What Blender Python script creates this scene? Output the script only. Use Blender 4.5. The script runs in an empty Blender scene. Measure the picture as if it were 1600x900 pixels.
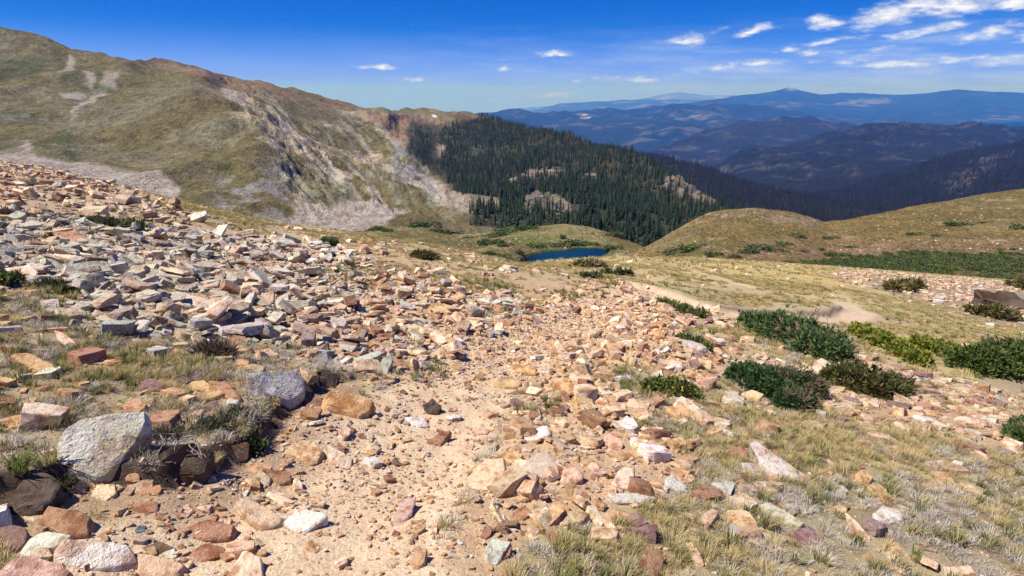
import bpy, bmesh, math, random
import numpy as np
from mathutils import Vector, Matrix, Euler
from mathutils.bvhtree import BVHTree
import mathutils

random.seed(7)
RNG = np.random.default_rng(11)
SC = bpy.context.scene
COL = SC.collection
R = math.radians

# ------------------------------------------------------------------ camera
PITCH = R(19.0)
FPX = 900.0                       # focal length in pixels of the 1600 px wide photograph
cam_d = bpy.data.cameras.new('camera')
cam_d.sensor_width = 36.0
cam_d.lens = 36.0 * FPX / 1600.0
cam_d.clip_start = 0.05
cam_d.clip_end = 200000.0
cam = bpy.data.objects.new('camera', cam_d)
COL.objects.link(cam)
cam.location = (0, 0, 0)
cam.rotation_euler = (math.pi / 2 - PITCH, 0, 0)
SC.camera = cam
FWD = np.array([0, math.cos(PITCH), -math.sin(PITCH)])
UPV = np.array([0, math.sin(PITCH), math.cos(PITCH)])
EYE = 1.65                        # the lens is the origin, the ground lies 1.65 m below it

# ------------------------------------------------------------------ sun, sky, exposure
SUN = Vector((-0.50, -0.10, 0.86)).normalized()
SUN_EL = math.asin(SUN.z)
SUN_AZ = math.atan2(SUN.x, SUN.y)
sl = bpy.data.lights.new('sun', 'SUN')
sl.energy = 4.8
sl.angle = R(0.53)
sl.color = (1.0, 0.955, 0.89)
so = bpy.data.objects.new('sun', sl)
COL.objects.link(so)
so.rotation_euler = (-SUN).to_track_quat('-Z', 'Y').to_euler()
so.location = (-50, 10, 85)
vs = SC.view_settings
vs.view_transform = 'Standard'
vs.look = 'None'
vs.gamma = 1.0
vs.exposure = 0.6
vs.use_curve_mapping = False


class NT:
    """small helper to write node trees"""
    def __init__(s, tree):
        s.t = tree
        s.n = tree.nodes
        s.l = tree.links

    def node(s, typ, **kw):
        n = s.n.new(typ)
        for k, v in kw.items():
            setattr(n, k, v)
        return n

    def put(s, sock, v):
        if hasattr(v, 'links') or isinstance(v, bpy.types.NodeSocket):
            s.l.new(v, sock)
        elif v is not None:
            sock.default_value = v

    def math(s, op, a, b=None, c=None, clamp=False):
        n = s.node('ShaderNodeMath', operation=op, use_clamp=clamp)
        for i, v in enumerate((a, b, c)):
            if v is not None:
                s.put(n.inputs[i], v)
        return n.outputs[0]

    def vmath(s, op, a, b=None):
        n = s.node('ShaderNodeVectorMath', operation=op)
        s.put(n.inputs[0], a)
        if b is not None:
            s.put(n.inputs[3 if op == 'SCALE' else 1], b)
        return n.outputs[1 if op in ('LENGTH', 'DOT_PRODUCT', 'DISTANCE') else 0]

    def noise(s, vec, scale, detail=4, rough=0.55, out=0, dist=0.0):
        n = s.node('ShaderNodeTexNoise')
        s.put(n.inputs['Vector'], vec)
        n.inputs['Scale'].default_value = scale
        n.inputs['Detail'].default_value = detail
        n.inputs['Roughness'].default_value = rough
        n.inputs['Distortion'].default_value = dist
        return n.outputs[out]

    def mix(s, f, a, b, mode='MIX'):
        n = s.node('ShaderNodeMix', data_type='RGBA', blend_type=mode)
        s.put(n.inputs[0], f)
        s.put(n.inputs[6], a)
        s.put(n.inputs[7], b)
        return n.outputs[2]

    def step(s, v, a, b, lo=0.0, hi=1.0):
        n = s.node('ShaderNodeMapRange', interpolation_type='SMOOTHSTEP')
        s.put(n.inputs[0], v)
        for i, x in enumerate((a, b, lo, hi)):
            n.inputs[i + 1].default_value = x
        return n.outputs[0]

    def lin(s, v, a, b, lo=0.0, hi=1.0):
        n = s.node('ShaderNodeMapRange')
        s.put(n.inputs[0], v)
        for i, x in enumerate((a, b, lo, hi)):
            n.inputs[i + 1].default_value = x
        return n.outputs[0]


# ---- world: physical sky plus fair-weather clouds on it
world = bpy.data.worlds.new('World')
SC.world = world
world.use_nodes = True
W = NT(world.node_tree)
W.n.clear()
sky = W.node('ShaderNodeTexSky', sky_type='NISHITA')
sky.sun_disc = False
sky.sun_elevation = SUN_EL
sky.sun_rotation = SUN_AZ
sky.altitude = 5000
sky.air_density = 0.7
sky.dust_density = 0.0
sky.ozone_density = 1.5
SKY_STRENGTH = 0.11
tc = W.node('ShaderNodeTexCoord')
sep = W.node('ShaderNodeSeparateXYZ')
W.l.new(tc.outputs['Generated'], sep.inputs[0])
skyv = W.node('ShaderNodeCombineXYZ')          # from this height the far land lies below eye level: the sky goes on down to it
W.l.new(sep.outputs[0], skyv.inputs[0]); W.l.new(sep.outputs[1], skyv.inputs[1])
W.l.new(W.math('MAXIMUM', sep.outputs[2], .012), skyv.inputs[2])
W.l.new(skyv.outputs[0], sky.inputs[0])
az = W.math('ARCTAN2', sep.outputs[0], sep.outputs[1])
el = W.math('ARCSINE', sep.outputs[2])


def px_ang(u, v):
    d = FWD + (u - 800) / FPX * np.array([1, 0, 0]) + (450 - v) / FPX * UPV
    d = d / np.linalg.norm(d)
    return math.atan2(d[0], d[1]), math.asin(d[2])


# cloud list: centre and half sizes in photograph pixels, tilt in px of rise per px, weight
CLOUDS = [(1075, 64, 36, 13, .05, 1.0), (1175, 50, 52, 12, .22, 1.0), (1124, 48, 20, 5, .2, .55), (1288, 38, 34, 17, .05, 1.0),
          (1400, 22, 100, 25, .22, 1.1), (1500, 12, 110, 24, .10, 1.1), (1590, 8, 70, 22, .12, 1.0), (1700, 2, 80, 22, .1, 1.0),
          (1300, 63, 50, 9, .16, .8), (1450, 50, 75, 12, .22, .85), (1370, 77, 30, 8, .05, .7), (1505, 64, 60, 14, .22, .8),
          (1560, 48, 45, 16, .25, .9), (1600, 62, 40, 14, .1, .8), (1236, 77, 16, 8, .0, .7), (1268, 83, 26, 6, .1, .6), (1310, 82, 18, 8, 0, .6),
          (1188, 98, 40, 10, .05, .8), (1260, 97, 30, 7, .08, .6), (1120, 108, 45, 9, .12, .6), (1085, 112, 30, 7, 0, .6),
          (1340, 96, 60, 9, .05, .55), (1420, 100, 60, 9, .05, .6), (1510, 92, 70, 9, .1, .6), (1380, 103, 60, 7, .0, .6), (1580, 92, 60, 12, .1, .6),
          (1010, 124, 40, 8, .05, .55), (1060, 118, 30, 6, .05, .45), (950, 124, 40, 6, .02, .35), (905, 127, 16, 6, 0, .6), (825, 136, 22, 5, .03, .6), (860, 150, 40, 6, 0, .4), (780, 156, 36, 4, .05, .4),
          (862, 84, 38, 7, .03, .85), (788, 91, 16, 4, 0, .5), (785, 109, 13, 6, 0, .8), (578, 105, 44, 8, .0, .85), (648, 124, 24, 7, .03, .8), (-150, 60, 60, 12, .05, .9), (1900, 70, 90, 20, .1, .9)]
cv = W.node('ShaderNodeCombineXYZ')
W.l.new(az, cv.inputs[0])
W.l.new(el, cv.inputs[1])
warp = W.vmath('MULTIPLY', cv.outputs[0], (16.0, 46.0, 1.0))
nz = W.noise(warp, 1.0, 6, 0.62)
nz2 = W.noise(warp, 2.6, 5, 0.6)
wn = W.noise(W.vmath('MULTIPLY', cv.outputs[0], (20, 50, 1)), 1.3, 4, 0.6, out=1)
wv = W.vmath('MULTIPLY', W.vmath('SUBTRACT', wn, (.5, .5, .5)), (.030, .012, 0))
pos = W.vmath('ADD', cv.outputs[0], wv)
best = None
for (u, v, ru, rv, tl, w) in CLOUDS:
    a0, e0 = px_ang(u, v)
    a1, e1 = px_ang(u + ru, v - ru * tl)
    _, e2 = px_ang(u, v - rv)
    ra, re = abs(a1 - a0) + 1e-5, abs(e2 - e0)
    k = (e1 - e0) / ra
    d = W.vmath('SUBTRACT', pos, (a0, e0, 0))
    s2 = W.node('ShaderNodeSeparateXYZ')
    W.l.new(d, s2.inputs[0])
    dy = W.math('MULTIPLY_ADD', s2.outputs[0], -k, s2.outputs[1])
    # flat bases: the lower half is squeezed
    dy = W.math('MAXIMUM', dy, W.math('MULTIPLY', dy, -1.5))
    c3 = W.node('ShaderNodeCombineXYZ')
    W.l.new(W.math('MULTIPLY', s2.outputs[0], 1 / ra), c3.inputs[0])
    W.l.new(W.math('MULTIPLY', dy, 1 / re), c3.inputs[1])
    ln = W.vmath('LENGTH', c3.outputs[0])
    val = W.math('MULTIPLY', W.math('SUBTRACT', 1.25, ln), w)
    best = val if best is None else W.math('MAXIMUM', best, val)
dens = W.math('ADD', best, W.math('MULTIPLY', W.math('SUBTRACT', nz, .5), 2.3))
dens = W.math('ADD', dens, W.math('MULTIPLY', W.math('SUBTRACT', nz2, .5), 1.3))
cmask = W.step(dens, 0.12, 1.30)
# thin streaks of haze cloud low in the sky, all around
str_n = W.noise(W.vmath('MULTIPLY', cv.outputs[0], (5.0, 42.0, 1.0)), 1.2, 5, .6)
lowband = W.math('MULTIPLY', W.step(el, -0.01, 0.015), W.step(el, 0.115, 0.03))
streak = W.math('MULTIPLY', W.math('MULTIPLY', W.step(str_n, .36, .82), lowband), W.lin(az, -.3, .5, .06, .70))
shade = W.math('ADD', .62, W.math('MULTIPLY', nz2, .62))
ccol = W.mix(cmask, (4.2, 4.9, 6.0, 1), (6.4, 6.4, 6.5, 1))
cs = W.node('ShaderNodeVectorMath', operation='SCALE')
W.l.new(ccol, cs.inputs[0])
W.l.new(shade, cs.inputs[3])
# clear dry air at 3,700 m: a deeper blue away from the horizon than the plain sky model gives
sr = W.node('ShaderNodeSeparateColor')
W.l.new(sky.outputs[0], sr.inputs[0])
sc_ = W.node('ShaderNodeCombineColor')
W.l.new(W.math('MULTIPLY', W.math('POWER', W.math('MULTIPLY', sr.outputs[0], 1 / 4.85), 1.8), .50), sc_.inputs[0])
W.l.new(W.math('MULTIPLY', W.math('POWER', W.math('MULTIPLY', sr.outputs[1], 1 / 6.0), .95), 1.95), sc_.inputs[1])
W.l.new(W.math('MULTIPLY', W.math('POWER', W.math('MULTIPLY', sr.outputs[2], 1 / 7.1), .62), 5.3), sc_.inputs[2])
hs = sc_
glow = W.math('MULTIPLY', W.step(el, .10, -.02), .75)
c0 = W.mix(glow, hs.outputs[0], (2.35, 2.75, 6.6, 1))
c1 = W.mix(streak, c0, (3.9, 4.6, 5.7, 1))
c2 = W.mix(W.math('MULTIPLY', cmask, .95), c1, cs.outputs[0])
bg = W.node('ShaderNodeBackground')
bg.inputs[1].default_value = SKY_STRENGTH
wo = W.node('ShaderNodeOutputWorld')
W.l.new(c2, bg.inputs[0])
W.l.new(bg.outputs[0], wo.inputs[0])
world.cycles.sampling_method = 'MANUAL'
world.cycles.sample_map_resolution = 256
SC.cycles.max_bounces = 5
SC.cycles.volume_bounces = 0
SC.cycles.use_denoising = True
SC.cycles.denoiser = 'OPENIMAGEDENOISE'
SC.cycles.denoising_prefilter = 'NONE'


# ------------------------------------------------------------------ maths helpers
def hash2(ix, iy, seed):
    h = (ix.astype(np.int64) * 374761393 + iy.astype(np.int64) * 668265263 + seed * 1442695041) & 0xFFFFFFFF
    h = ((h ^ (h >> 13)) * 1274126177) & 0xFFFFFFFF
    return ((h ^ (h >> 16)) & 0xFFFFFF) / float(0xFFFFFF)


def vnoise(x, y, seed=0):
    ix, iy = np.floor(x), np.floor(y)
    fx, fy = x - ix, y - iy
    fx = fx * fx * fx * (fx * (fx * 6 - 15) + 10)
    fy = fy * fy * fy * (fy * (fy * 6 - 15) + 10)
    a = hash2(ix, iy, seed); b = hash2(ix + 1, iy, seed)
    c = hash2(ix, iy + 1, seed); d = hash2(ix + 1, iy + 1, seed)
    return (a + (b - a) * fx) * (1 - fy) + (c + (d - c) * fx) * fy - .5


def fbm(x, y, octv=4, seed=0, gain=.5, ridged=False):
    x = np.asarray(x, float); y = np.asarray(y, float)
    s = np.zeros(np.broadcast(x, y).shape); amp = 1.0
    for o in range(octv):
        c, n = math.cos(o * 1.1 + .3), math.sin(o * 1.1 + .3)
        v = vnoise(x * c - y * n + 17.3 * o, x * n + y * c - 9.1 * o, seed + o)
        s += amp * ((.5 - 2 * np.abs(v)) if ridged else v)
        x = x * 2.03; y = y * 2.03; amp *= gain
    return s


def sstep(a, b, x):
    t = np.clip((np.asarray(x, float) - a) / (b - a), 0, 1)
    return t * t * (3 - 2 * t)


def pdist(poly, u, v):
    """signed distance to a polygon, positive inside"""
    P = np.array(poly, float)
    u = np.asarray(u, float); v = np.asarray(v, float)
    inside = np.zeros(u.shape, bool); d2 = np.full(u.shape, 1e18)
    for i in range(len(P)):
        (x0, y0), (x1, y1) = P[i - 1], P[i]
        dx, dy = x1 - x0, y1 - y0
        tt = np.clip(((u - x0) * dx + (v - y0) * dy) / (dx * dx + dy * dy + 1e-9), 0, 1)
        d2 = np.minimum(d2, (u - x0 - tt * dx) ** 2 + (v - y0 - tt * dy) ** 2)
        if y0 != y1:
            cr = ((y0 > v) != (y1 > v)) & (u < (x1 - x0) * (v - y0) / (y1 - y0) + x0)
            inside ^= cr
    d = np.sqrt(d2)
    return np.where(inside, d, -d)


def pmask(poly, u, v, soft=8.0):
    return sstep(-soft, soft, pdist(poly, u, v))


def polyline_dist(P, x, y):
    """distance to an open line and signed side (positive = left of travel) and position along it"""
    P = np.array(P, float)
    best = np.full(np.shape(x), 1e18); side = np.zeros(np.shape(x)); par = np.zeros(np.shape(x))
    for i in range(1, len(P)):
        (x0, y0), (x1, y1) = P[i - 1][:2], P[i][:2]
        dx, dy = x1 - x0, y1 - y0
        tt = np.clip(((x - x0) * dx + (y - y0) * dy) / (dx * dx + dy * dy + 1e-9), 0, 1)
        d = np.hypot(x - x0 - tt * dx, y - y0 - tt * dy)
        s = np.sign(dx * (y - y0) - dy * (x - x0))
        m = d < best
        best = np.where(m, d, best); side = np.where(m, s, side); par = np.where(m, i - 1 + tt, par)
    return best, side, par


def P3(u, v, t):
    u = np.asarray(u, float)[..., None]; v = np.asarray(v, float)[..., None]; t = np.asarray(t, float)[..., None]
    return t * (FWD + (u - 800) / FPX * np.array([1., 0, 0]) + (450 - v) / FPX * UPV)


def proj(X):
    X = np.asarray(X, float)
    d = X @ FWD
    d = np.where(np.abs(d) < 1e-6, 1e-6, d)
    return 800 + FPX * X[..., 0] / d, 450 - FPX * (X @ UPV) / d, d


def tps_fit(X, y, sm=1e-6):
    X = np.array(X, float); n = len(X)
    r = np.linalg.norm(X[:, None] - X[None], axis=-1)
    K = np.where(r > 0, r * r * np.log(r + 1e-12), 0) + sm * np.eye(n)
    A = np.zeros((n + 3, n + 3)); A[:n, :n] = K
    A[:n, n] = 1; A[:n, n + 1:] = X; A[n, :n] = 1; A[n + 1:, :n] = X.T
    w = np.linalg.solve(A, np.concatenate([y, np.zeros(3)]))

    def f(Q):
        out = np.empty(len(Q))
        for i in range(0, len(Q), 20000):
            q = Q[i:i + 20000]
            r = np.linalg.norm(q[:, None] - X[None], axis=-1)
            out[i:i + 20000] = np.where(r > 0, r * r * np.log(r + 1e-12), 0) @ w[:n] + w[n] + q @ w[n + 1:]
        return out
    return f


# ------------------------------------------------------------------ object helpers
def mesh_np(name, V, F, mats=(), attrs=None, smooth=True):
    """V (n,3), F (m,k) with one k"""
    V = np.asarray(V, np.float32); F = np.asarray(F, np.int32)
    me = bpy.data.meshes.new(name)
    me.vertices.add(len(V)); me.vertices.foreach_set('co', V.ravel())
    k = F.shape[1]
    me.loops.add(F.size); me.loops.foreach_set('vertex_index', F.ravel())
    me.polygons.add(len(F))
    me.polygons.foreach_set('loop_start', np.arange(len(F), dtype=np.int32) * k)
    me.polygons.foreach_set('use_smooth', np.full(len(F), smooth))
    me.update(calc_edges=True)
    for m in mats:
        me.materials.append(m)
    for an, arr in (attrs or {}).items():
        arr = np.asarray(arr, np.float32)
        if arr.ndim == 1:
            a = me.attributes.new(an, 'FLOAT', 'POINT'); a.data.foreach_set('value', arr)
        else:
            if arr.shape[1] == 3:
                arr = np.hstack([arr, np.ones((len(arr), 1), np.float32)])
            a = me.attributes.new(an, 'FLOAT_COLOR', 'POINT'); a.data.foreach_set('color', arr.ravel())
    return me


def link(name, data, parent=None, loc=None, rot=None, scale=None):
    o = bpy.data.objects.new(name, data)
    COL.objects.link(o)
    if parent:
        o.parent = parent
    if loc is not None:
        o.location = loc
    if rot is not None:
        o.rotation_euler = rot
    if scale is not None:
        o.scale = scale
    return o


def tag(o, label=None, cat=None, group=None, kind=None):
    if label: o['label'] = label
    if cat: o['category'] = cat
    if group: o['group'] = group
    if kind: o['kind'] = kind
    return o


def grid_faces(nr, nc):
    i = np.arange(nr * nc).reshape(nr, nc)
    return np.stack([i[:-1, :-1], i[:-1, 1:], i[1:, 1:], i[1:, :-1]], -1).reshape(-1, 4)


# ------------------------------------------------------------------ materials
def new_mat(name, rough=.9, spec=.2):
    m = bpy.data.materials.new(name)
    m.use_nodes = True
    T = NT(m.node_tree)
    b = T.n['Principled BSDF']
    b.inputs['Roughness'].default_value = rough
    b.inputs['Specular IOR Level'].default_value = spec
    return m, T, b


def bump(T, b, h, strength, dist):
    n = T.node('ShaderNodeBump')
    n.inputs['Strength'].default_value = strength
    n.inputs['Distance'].default_value = dist
    T.put(n.inputs['Height'], h)
    T.l.new(n.outputs[0], b.inputs['Normal'])


def terrain_mat(name, s_fine, s_mid, bstr, bdist, vary=.5):
    """base colour from the ground-cover attribute, broken up by grain at two scales"""
    m, T, b = new_mat(name)
    at = T.node('ShaderNodeAttribute', attribute_name='cover')
    co = T.node('ShaderNodeTexCoord').outputs['Object']
    n1 = T.noise(co, s_fine, 5, .7)
    n2 = T.noise(co, s_mid, 5, .65)
    f = T.math('ADD', T.lin(n1, .25, .75, 1 - vary, 1 + vary), T.lin(n2, .25, .75, -vary * .5, vary * .5))
    sc = T.node('ShaderNodeVectorMath', operation='SCALE')
    T.l.new(at.outputs['Color'], sc.inputs[0]); T.l.new(f, sc.inputs[3])
    n3 = T.noise(co, s_fine * 4.5, 3, .7)
    f = T.math('ADD', f, T.lin(n3, .3, .7, -vary * .55, vary * .55))
    T.l.new(T.math('MAXIMUM', f, .12), sc.inputs[3])
    hue = T.mix(T.lin(n2, .3, .7, 0, 1), (1.06, .98, .92, 1), (.95, 1.02, 1.04, 1))
    T.l.new(T.mix(1.0, sc.outputs[0], hue, 'MULTIPLY'), b.inputs['Base Color'])
    bump(T, b, T.math('ADD', n1, T.math('MULTIPLY', n2, 1.4)), bstr, bdist)
    return m


def inst_attr(T, name):
    n = T.node('ShaderNodeAttribute', attribute_name=name)
    n.attribute_type = 'INSTANCER'
    return n


def rock_mat():
    m, T, b = new_mat('fractured_rock', .85, .25)
    at = inst_attr(T, 'tint')
    li = inst_attr(T, 'lichen')
    oi = T.node('ShaderNodeObjectInfo')
    co = T.node('ShaderNodeTexCoord').outputs['Object']
    off = T.node('ShaderNodeCombineXYZ')
    for i, k in enumerate((37.0, 91.0, 53.0)):
        T.l.new(T.math('MULTIPLY', oi.outputs['Random'], k), off.inputs[i])
    v = T.vmath('ADD', co, off.outputs[0])
    n1 = T.noise(v, 2.2, 5, .62)
    n2 = T.noise(v, 9.0, 5, .7)
    n3 = T.noise(v, 38.0, 3, .6)
    # banding of the rock, tilted with the piece
    wv = T.noise(T.vmath('MULTIPLY', v, (1.2, 1.2, 9.0)), 1.6, 3, .6)
    base = T.mix(T.step(n1, .46, .62), at.outputs['Color'], T.mix(1.0, at.outputs['Color'], (.62, .47, .38, 1), 'MULTIPLY'))
    base = T.mix(T.math('MULTIPLY', T.step(wv, .52, .70), .45), base, T.mix(1.0, base, (1.35, 1.25, 1.15, 1), 'MULTIPLY'))
    sc = T.node('ShaderNodeVectorMath', operation='SCALE')
    T.l.new(base, sc.inputs[0])
    T.l.new(T.math('ADD', T.lin(n2, .28, .72, .80, 1.52), T.lin(n3, .2, .8, -.12, .12)), sc.inputs[3])
    col = sc.outputs[0]
    # lichen crusts: grey-green, yellow-green and black patches on weathered faces
    l1 = T.math('MULTIPLY', T.step(n2, .47, .60), li.outputs['Fac'])
    col = T.mix(T.math('MULTIPLY', l1, .85), col, (.50, .475, .39, 1))
    n4 = T.noise(T.vmath('ADD', v, (5, 9, 3)), 6.0, 5, .7)
    col = T.mix(T.math('MULTIPLY', T.step(n4, .54, .62), T.math('MULTIPLY', li.outputs['Fac'], .85)), col, (.46, .48, .22, 1))
    n5 = T.noise(T.vmath('ADD', v, (15, 2, 8)), 13.0, 4, .7)
    col = T.mix(T.math('MULTIPLY', T.step(n5, .56, .64), T.math('MULTIPLY', li.outputs['Fac'], .85)), col, (.06, .058, .055, 1))
    T.l.new(col, b.inputs['Base Color'])
    bump(T, b, T.math('ADD', T.math('MULTIPLY', n2, 1.0), T.math('MULTIPLY', n3, .4)), .6, .05)
    return m


ROCK = rock_mat()


def leaf_mat(name, c0, c1, c2=None, trans=.25, rough=.7):
    """foliage: colour varies per clump along the 'shade_mix' attribute of the blades and per piece"""
    m, T, b = new_mat(name, rough, .2)
    oi = T.node('ShaderNodeObjectInfo')
    at = T.node('ShaderNodeAttribute', attribute_name='leafvar')
    f = T.math('ADD', T.math('MULTIPLY', at.outputs['Fac'], .6), T.math('MULTIPLY', oi.outputs['Random'], .4))
    col = T.mix(T.step(f, .2, .8), (*c0, 1), (*c1, 1))
    if c2:
        col = T.mix(T.step(T.math('FRACT', T.math('ADD', T.math('MULTIPLY', oi.outputs['Random'], 7.31), T.math('MULTIPLY', at.outputs['Fac'], .5))), .68, .85), col, (*c2, 1))
    T.l.new(col, b.inputs['Base Color'])
    tr = T.node('ShaderNodeBsdfTranslucent')
    T.l.new(col, tr.inputs['Color'])
    mx = T.node('ShaderNodeMixShader')
    mx.inputs[0].default_value = trans
    T.l.new(b.outputs[0], mx.inputs[1]); T.l.new(tr.outputs[0], mx.inputs[2])
    T.l.new(mx.outputs[0], T.n['Material Output'].inputs['Surface'])
    return m


def plain_mat(name, c, rough=.85, nscale=8, vary=.35):
    m, T, b = new_mat(name, rough)
    co = T.node('ShaderNodeTexCoord').outputs['Object']
    n = T.noise(co, nscale, 5, .65)
    sc = T.node('ShaderNodeVectorMath', operation='SCALE')
    sc.inputs[0].default_value = c
    T.l.new(T.lin(n, .25, .75, 1 - vary, 1 + vary), sc.inputs[3])
    T.l.new(sc.outputs[0], b.inputs['Base Color'])
    bump(T, b, n, .4, .02)
    return m


M_NEAR = terrain_mat('slope_ground', 55.0, 6.0, .8, .02, .35)
M_TURF = terrain_mat('meadow_ground', .9, .14, 1.0, .7, .42)
M_MTN = terrain_mat('mountain_ground', .34, .06, 1.0, 3.5, .60)
M_FAR = terrain_mat('far_ground', .02, .0026, 1.0, 30.0, .5)
M_STRAW = leaf_mat('dry_grass', (.60, .47, .25), (.45, .345, .145), (.23, .22, .075), .35)
M_TURFGRASS = leaf_mat('short_golden_grass', (.50, .385, .17), (.37, .285, .11), (.22, .205, .07), .3)
M_GREENGRASS = leaf_mat('green_grass', (.13, .17, .045), (.25, .24, .08), (.46, .38, .20), .35)
M_DEADGRASS = leaf_mat('dead_litter', (.52, .47, .39), (.36, .31, .25), (.24, .19, .15), .2)
M_SPRUCE = leaf_mat('spruce_needles', (.012, .027, .013), (.030, .054, .018), (.042, .050, .025), .12)
M_SNAG = plain_mat('burnt_wood', (.040, .035, .034))
M_BARK = plain_mat('bark', (.10, .07, .05))
M_WILLOW = leaf_mat('willow_leaves', (.07, .10, .035), (.12, .15, .045), (.15, .14, .055), .25)

# ================================================================== THE SETTING
# ---- near slope: falls away to the front and to the right, rounding over at its brow
def cross(x):
    return np.where(x < 0, .16 * x, .12 * x) + 0.0


def base_plane(x, y):
    return -EYE - .19 * y - cross(x)


SIL = [(-400, 190), (-150, 226), (0, 253), (90, 268), (160, 286), (300, 321), (420, 346), (560, 368), (700, 390), (815, 412), (880, 407), (960, 402),
       (1130, 406), (1300, 417), (1450, 428), (1600, 439), (1850, 455), (2100, 470)]
_az, _k = [], []
for (u, v) in SIL:
    d = P3(u, v, 1.0)
    h = math.hypot(d[0], d[1])
    e = d / h
    want = -e[2]
    rate = .19 * e[1] + float(cross(np.array(e[0])))
    lo, hi = 1e-6, .05
    for _ in range(60):
        k = math.sqrt(lo * hi)
        rs = np.geomspace(9, 900, 600)
        if np.min((EYE + rate * rs + k * (rs - 8) ** 2) / rs) > want: hi = k
        else: lo = k
    _az.append(math.atan2(d[0], d[1])); _k.append(k)
_az = np.array(_az); _k = np.log(np.array(_k))


def slope_smooth(x, y):
    r = np.hypot(x, y)
    k = np.exp(np.interp(np.arctan2(x, np.maximum(y, .01)), _az, _k))
    return base_plane(x, y) - k * np.maximum(r - 8, 0) ** 2


def hit_fn(fn, u, v, tmax=140.0):
    u = np.atleast_1d(np.asarray(u, float)); v = np.atleast_1d(np.asarray(v, float))
    D = P3(u, v, np.ones(len(u)))
    lo = np.full(len(u), 1.2); hi = np.full(len(u), tmax)
    for n_ in (90, 24, 24):
        T = lo[:, None] * (hi / lo)[:, None] ** np.linspace(0, 1, n_)[None]
        p = D[:, None] * T[..., None]
        un = p[..., 2] < fn(p[..., 0].ravel(), p[..., 1].ravel()).reshape(T.shape)
        un[:, -1] = True
        k = np.maximum(np.argmax(un, 1), 1)
        ii = np.arange(len(u))
        lo, hi = T[ii, k - 1], T[ii, k]
    return D * hi[:, None], hi, None


def hitw(pts):
    a = np.array(pts, float)
    return hit_fn(slope_smooth, a[:, 0], a[:, 1])[0]


# trails, traced on the ground
TRAIL = hitw([(330, 930), (420, 850), (520, 770), (640, 700), (720, 640), (780, 580), (850, 530), (920, 490), (985, 462), (1010, 452)])
BANK = hitw([(-160, 800), (40, 772), (150, 745), (265, 745), (345, 722), (400, 690), (428, 655), (470, 622), (520, 596), (575, 580)])
TRAIL2 = hitw([(1010, 452), (1100, 482), (1200, 492), (1270, 496), (1318, 494), (1340, 484), (1310, 472), (1250, 463), (1180, 452), (1120, 438), (1085, 424), (1060, 418)])

Z_BOULDER = [(-300, 215), (0, 258), (100, 266), (180, 296), (300, 345), (420, 372), (520, 392), (600, 425), (700, 452), (790, 460), (830, 480), (760, 520), (720, 560),
             (610, 590), (520, 575), (440, 548), (330, 540), (230, 540), (120, 520), (110, 460), (0, 470), (-300, 480)]
Z_UPGRASS = [(95, 450), (0, 440), (-200, 430), (-200, 480), (0, 480), (60, 500), (120, 505), (130, 470)]
Z_TRAIL = [(-50, 960), (60, 860), (180, 790), (300, 745), (400, 705), (450, 650), (540, 625), (620, 590), (690, 560), (760, 515), (850, 480), (950, 450), (1020, 450),
           (1000, 480), (960, 510), (890, 545), (840, 590), (800, 640), (760, 700), (730, 760), (690, 830), (720, 960)]
Z_RUBBLE = [(690, 960), (690, 830), (740, 740), (780, 680), (830, 600), (880, 570), (950, 590), (1010, 650), (1075, 700), (1060, 770), (950, 800), (870, 820), (810, 850), (780, 960)]
Z_CENTRE = [(760, 520), (850, 475), (960, 445), (1020, 450), (1050, 500), (1090, 540), (1120, 570), (1080, 640), (1000, 570), (900, 590), (830, 620), (780, 600)]
Z_STRIP = [(1020, 520), (1100, 530), (1180, 545), (1260, 575), (1300, 590), (1180, 595), (1120, 590), (1060, 560)]
Z_STRIP2 = [(1130, 490), (1080, 470), (980, 455), (1000, 480), (1080, 505), (1130, 520), (1170, 520)]
Z_SCREE = [(1290, 570), (1340, 555), (1430, 580), (1500, 610), (1600, 620), (1800, 640), (1800, 760), (1600, 700), (1500, 690), (1400, 670), (1250, 640), (1200, 650), (1120, 620), (1280, 620)]
Z_BARE_R = [(1320, 422), (1450, 432), (1620, 440), (1850, 455), (1850, 560), (1600, 520), (1500, 500), (1440, 470), (1380, 448), (1300, 432)]
Z_FARROCK = [(420, 355), (560, 372), (700, 392), (810, 412), (880, 425), (920, 445), (850, 470), (760, 462), (650, 440), (540, 400)]
Z_HAUL = [(690, 410), (800, 420), (880, 440), (820, 460), (760, 455)]
Z_PINK = [(780, 450), (850, 442), (930, 432), (990, 445), (1000, 470), (900, 480), (800, 480)]


def wob(x, y):
    return 14 * fbm(x * .9, y * .9, 3, 5), 14 * fbm(x * .9 + 40, y * .9, 3, 9)


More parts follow.
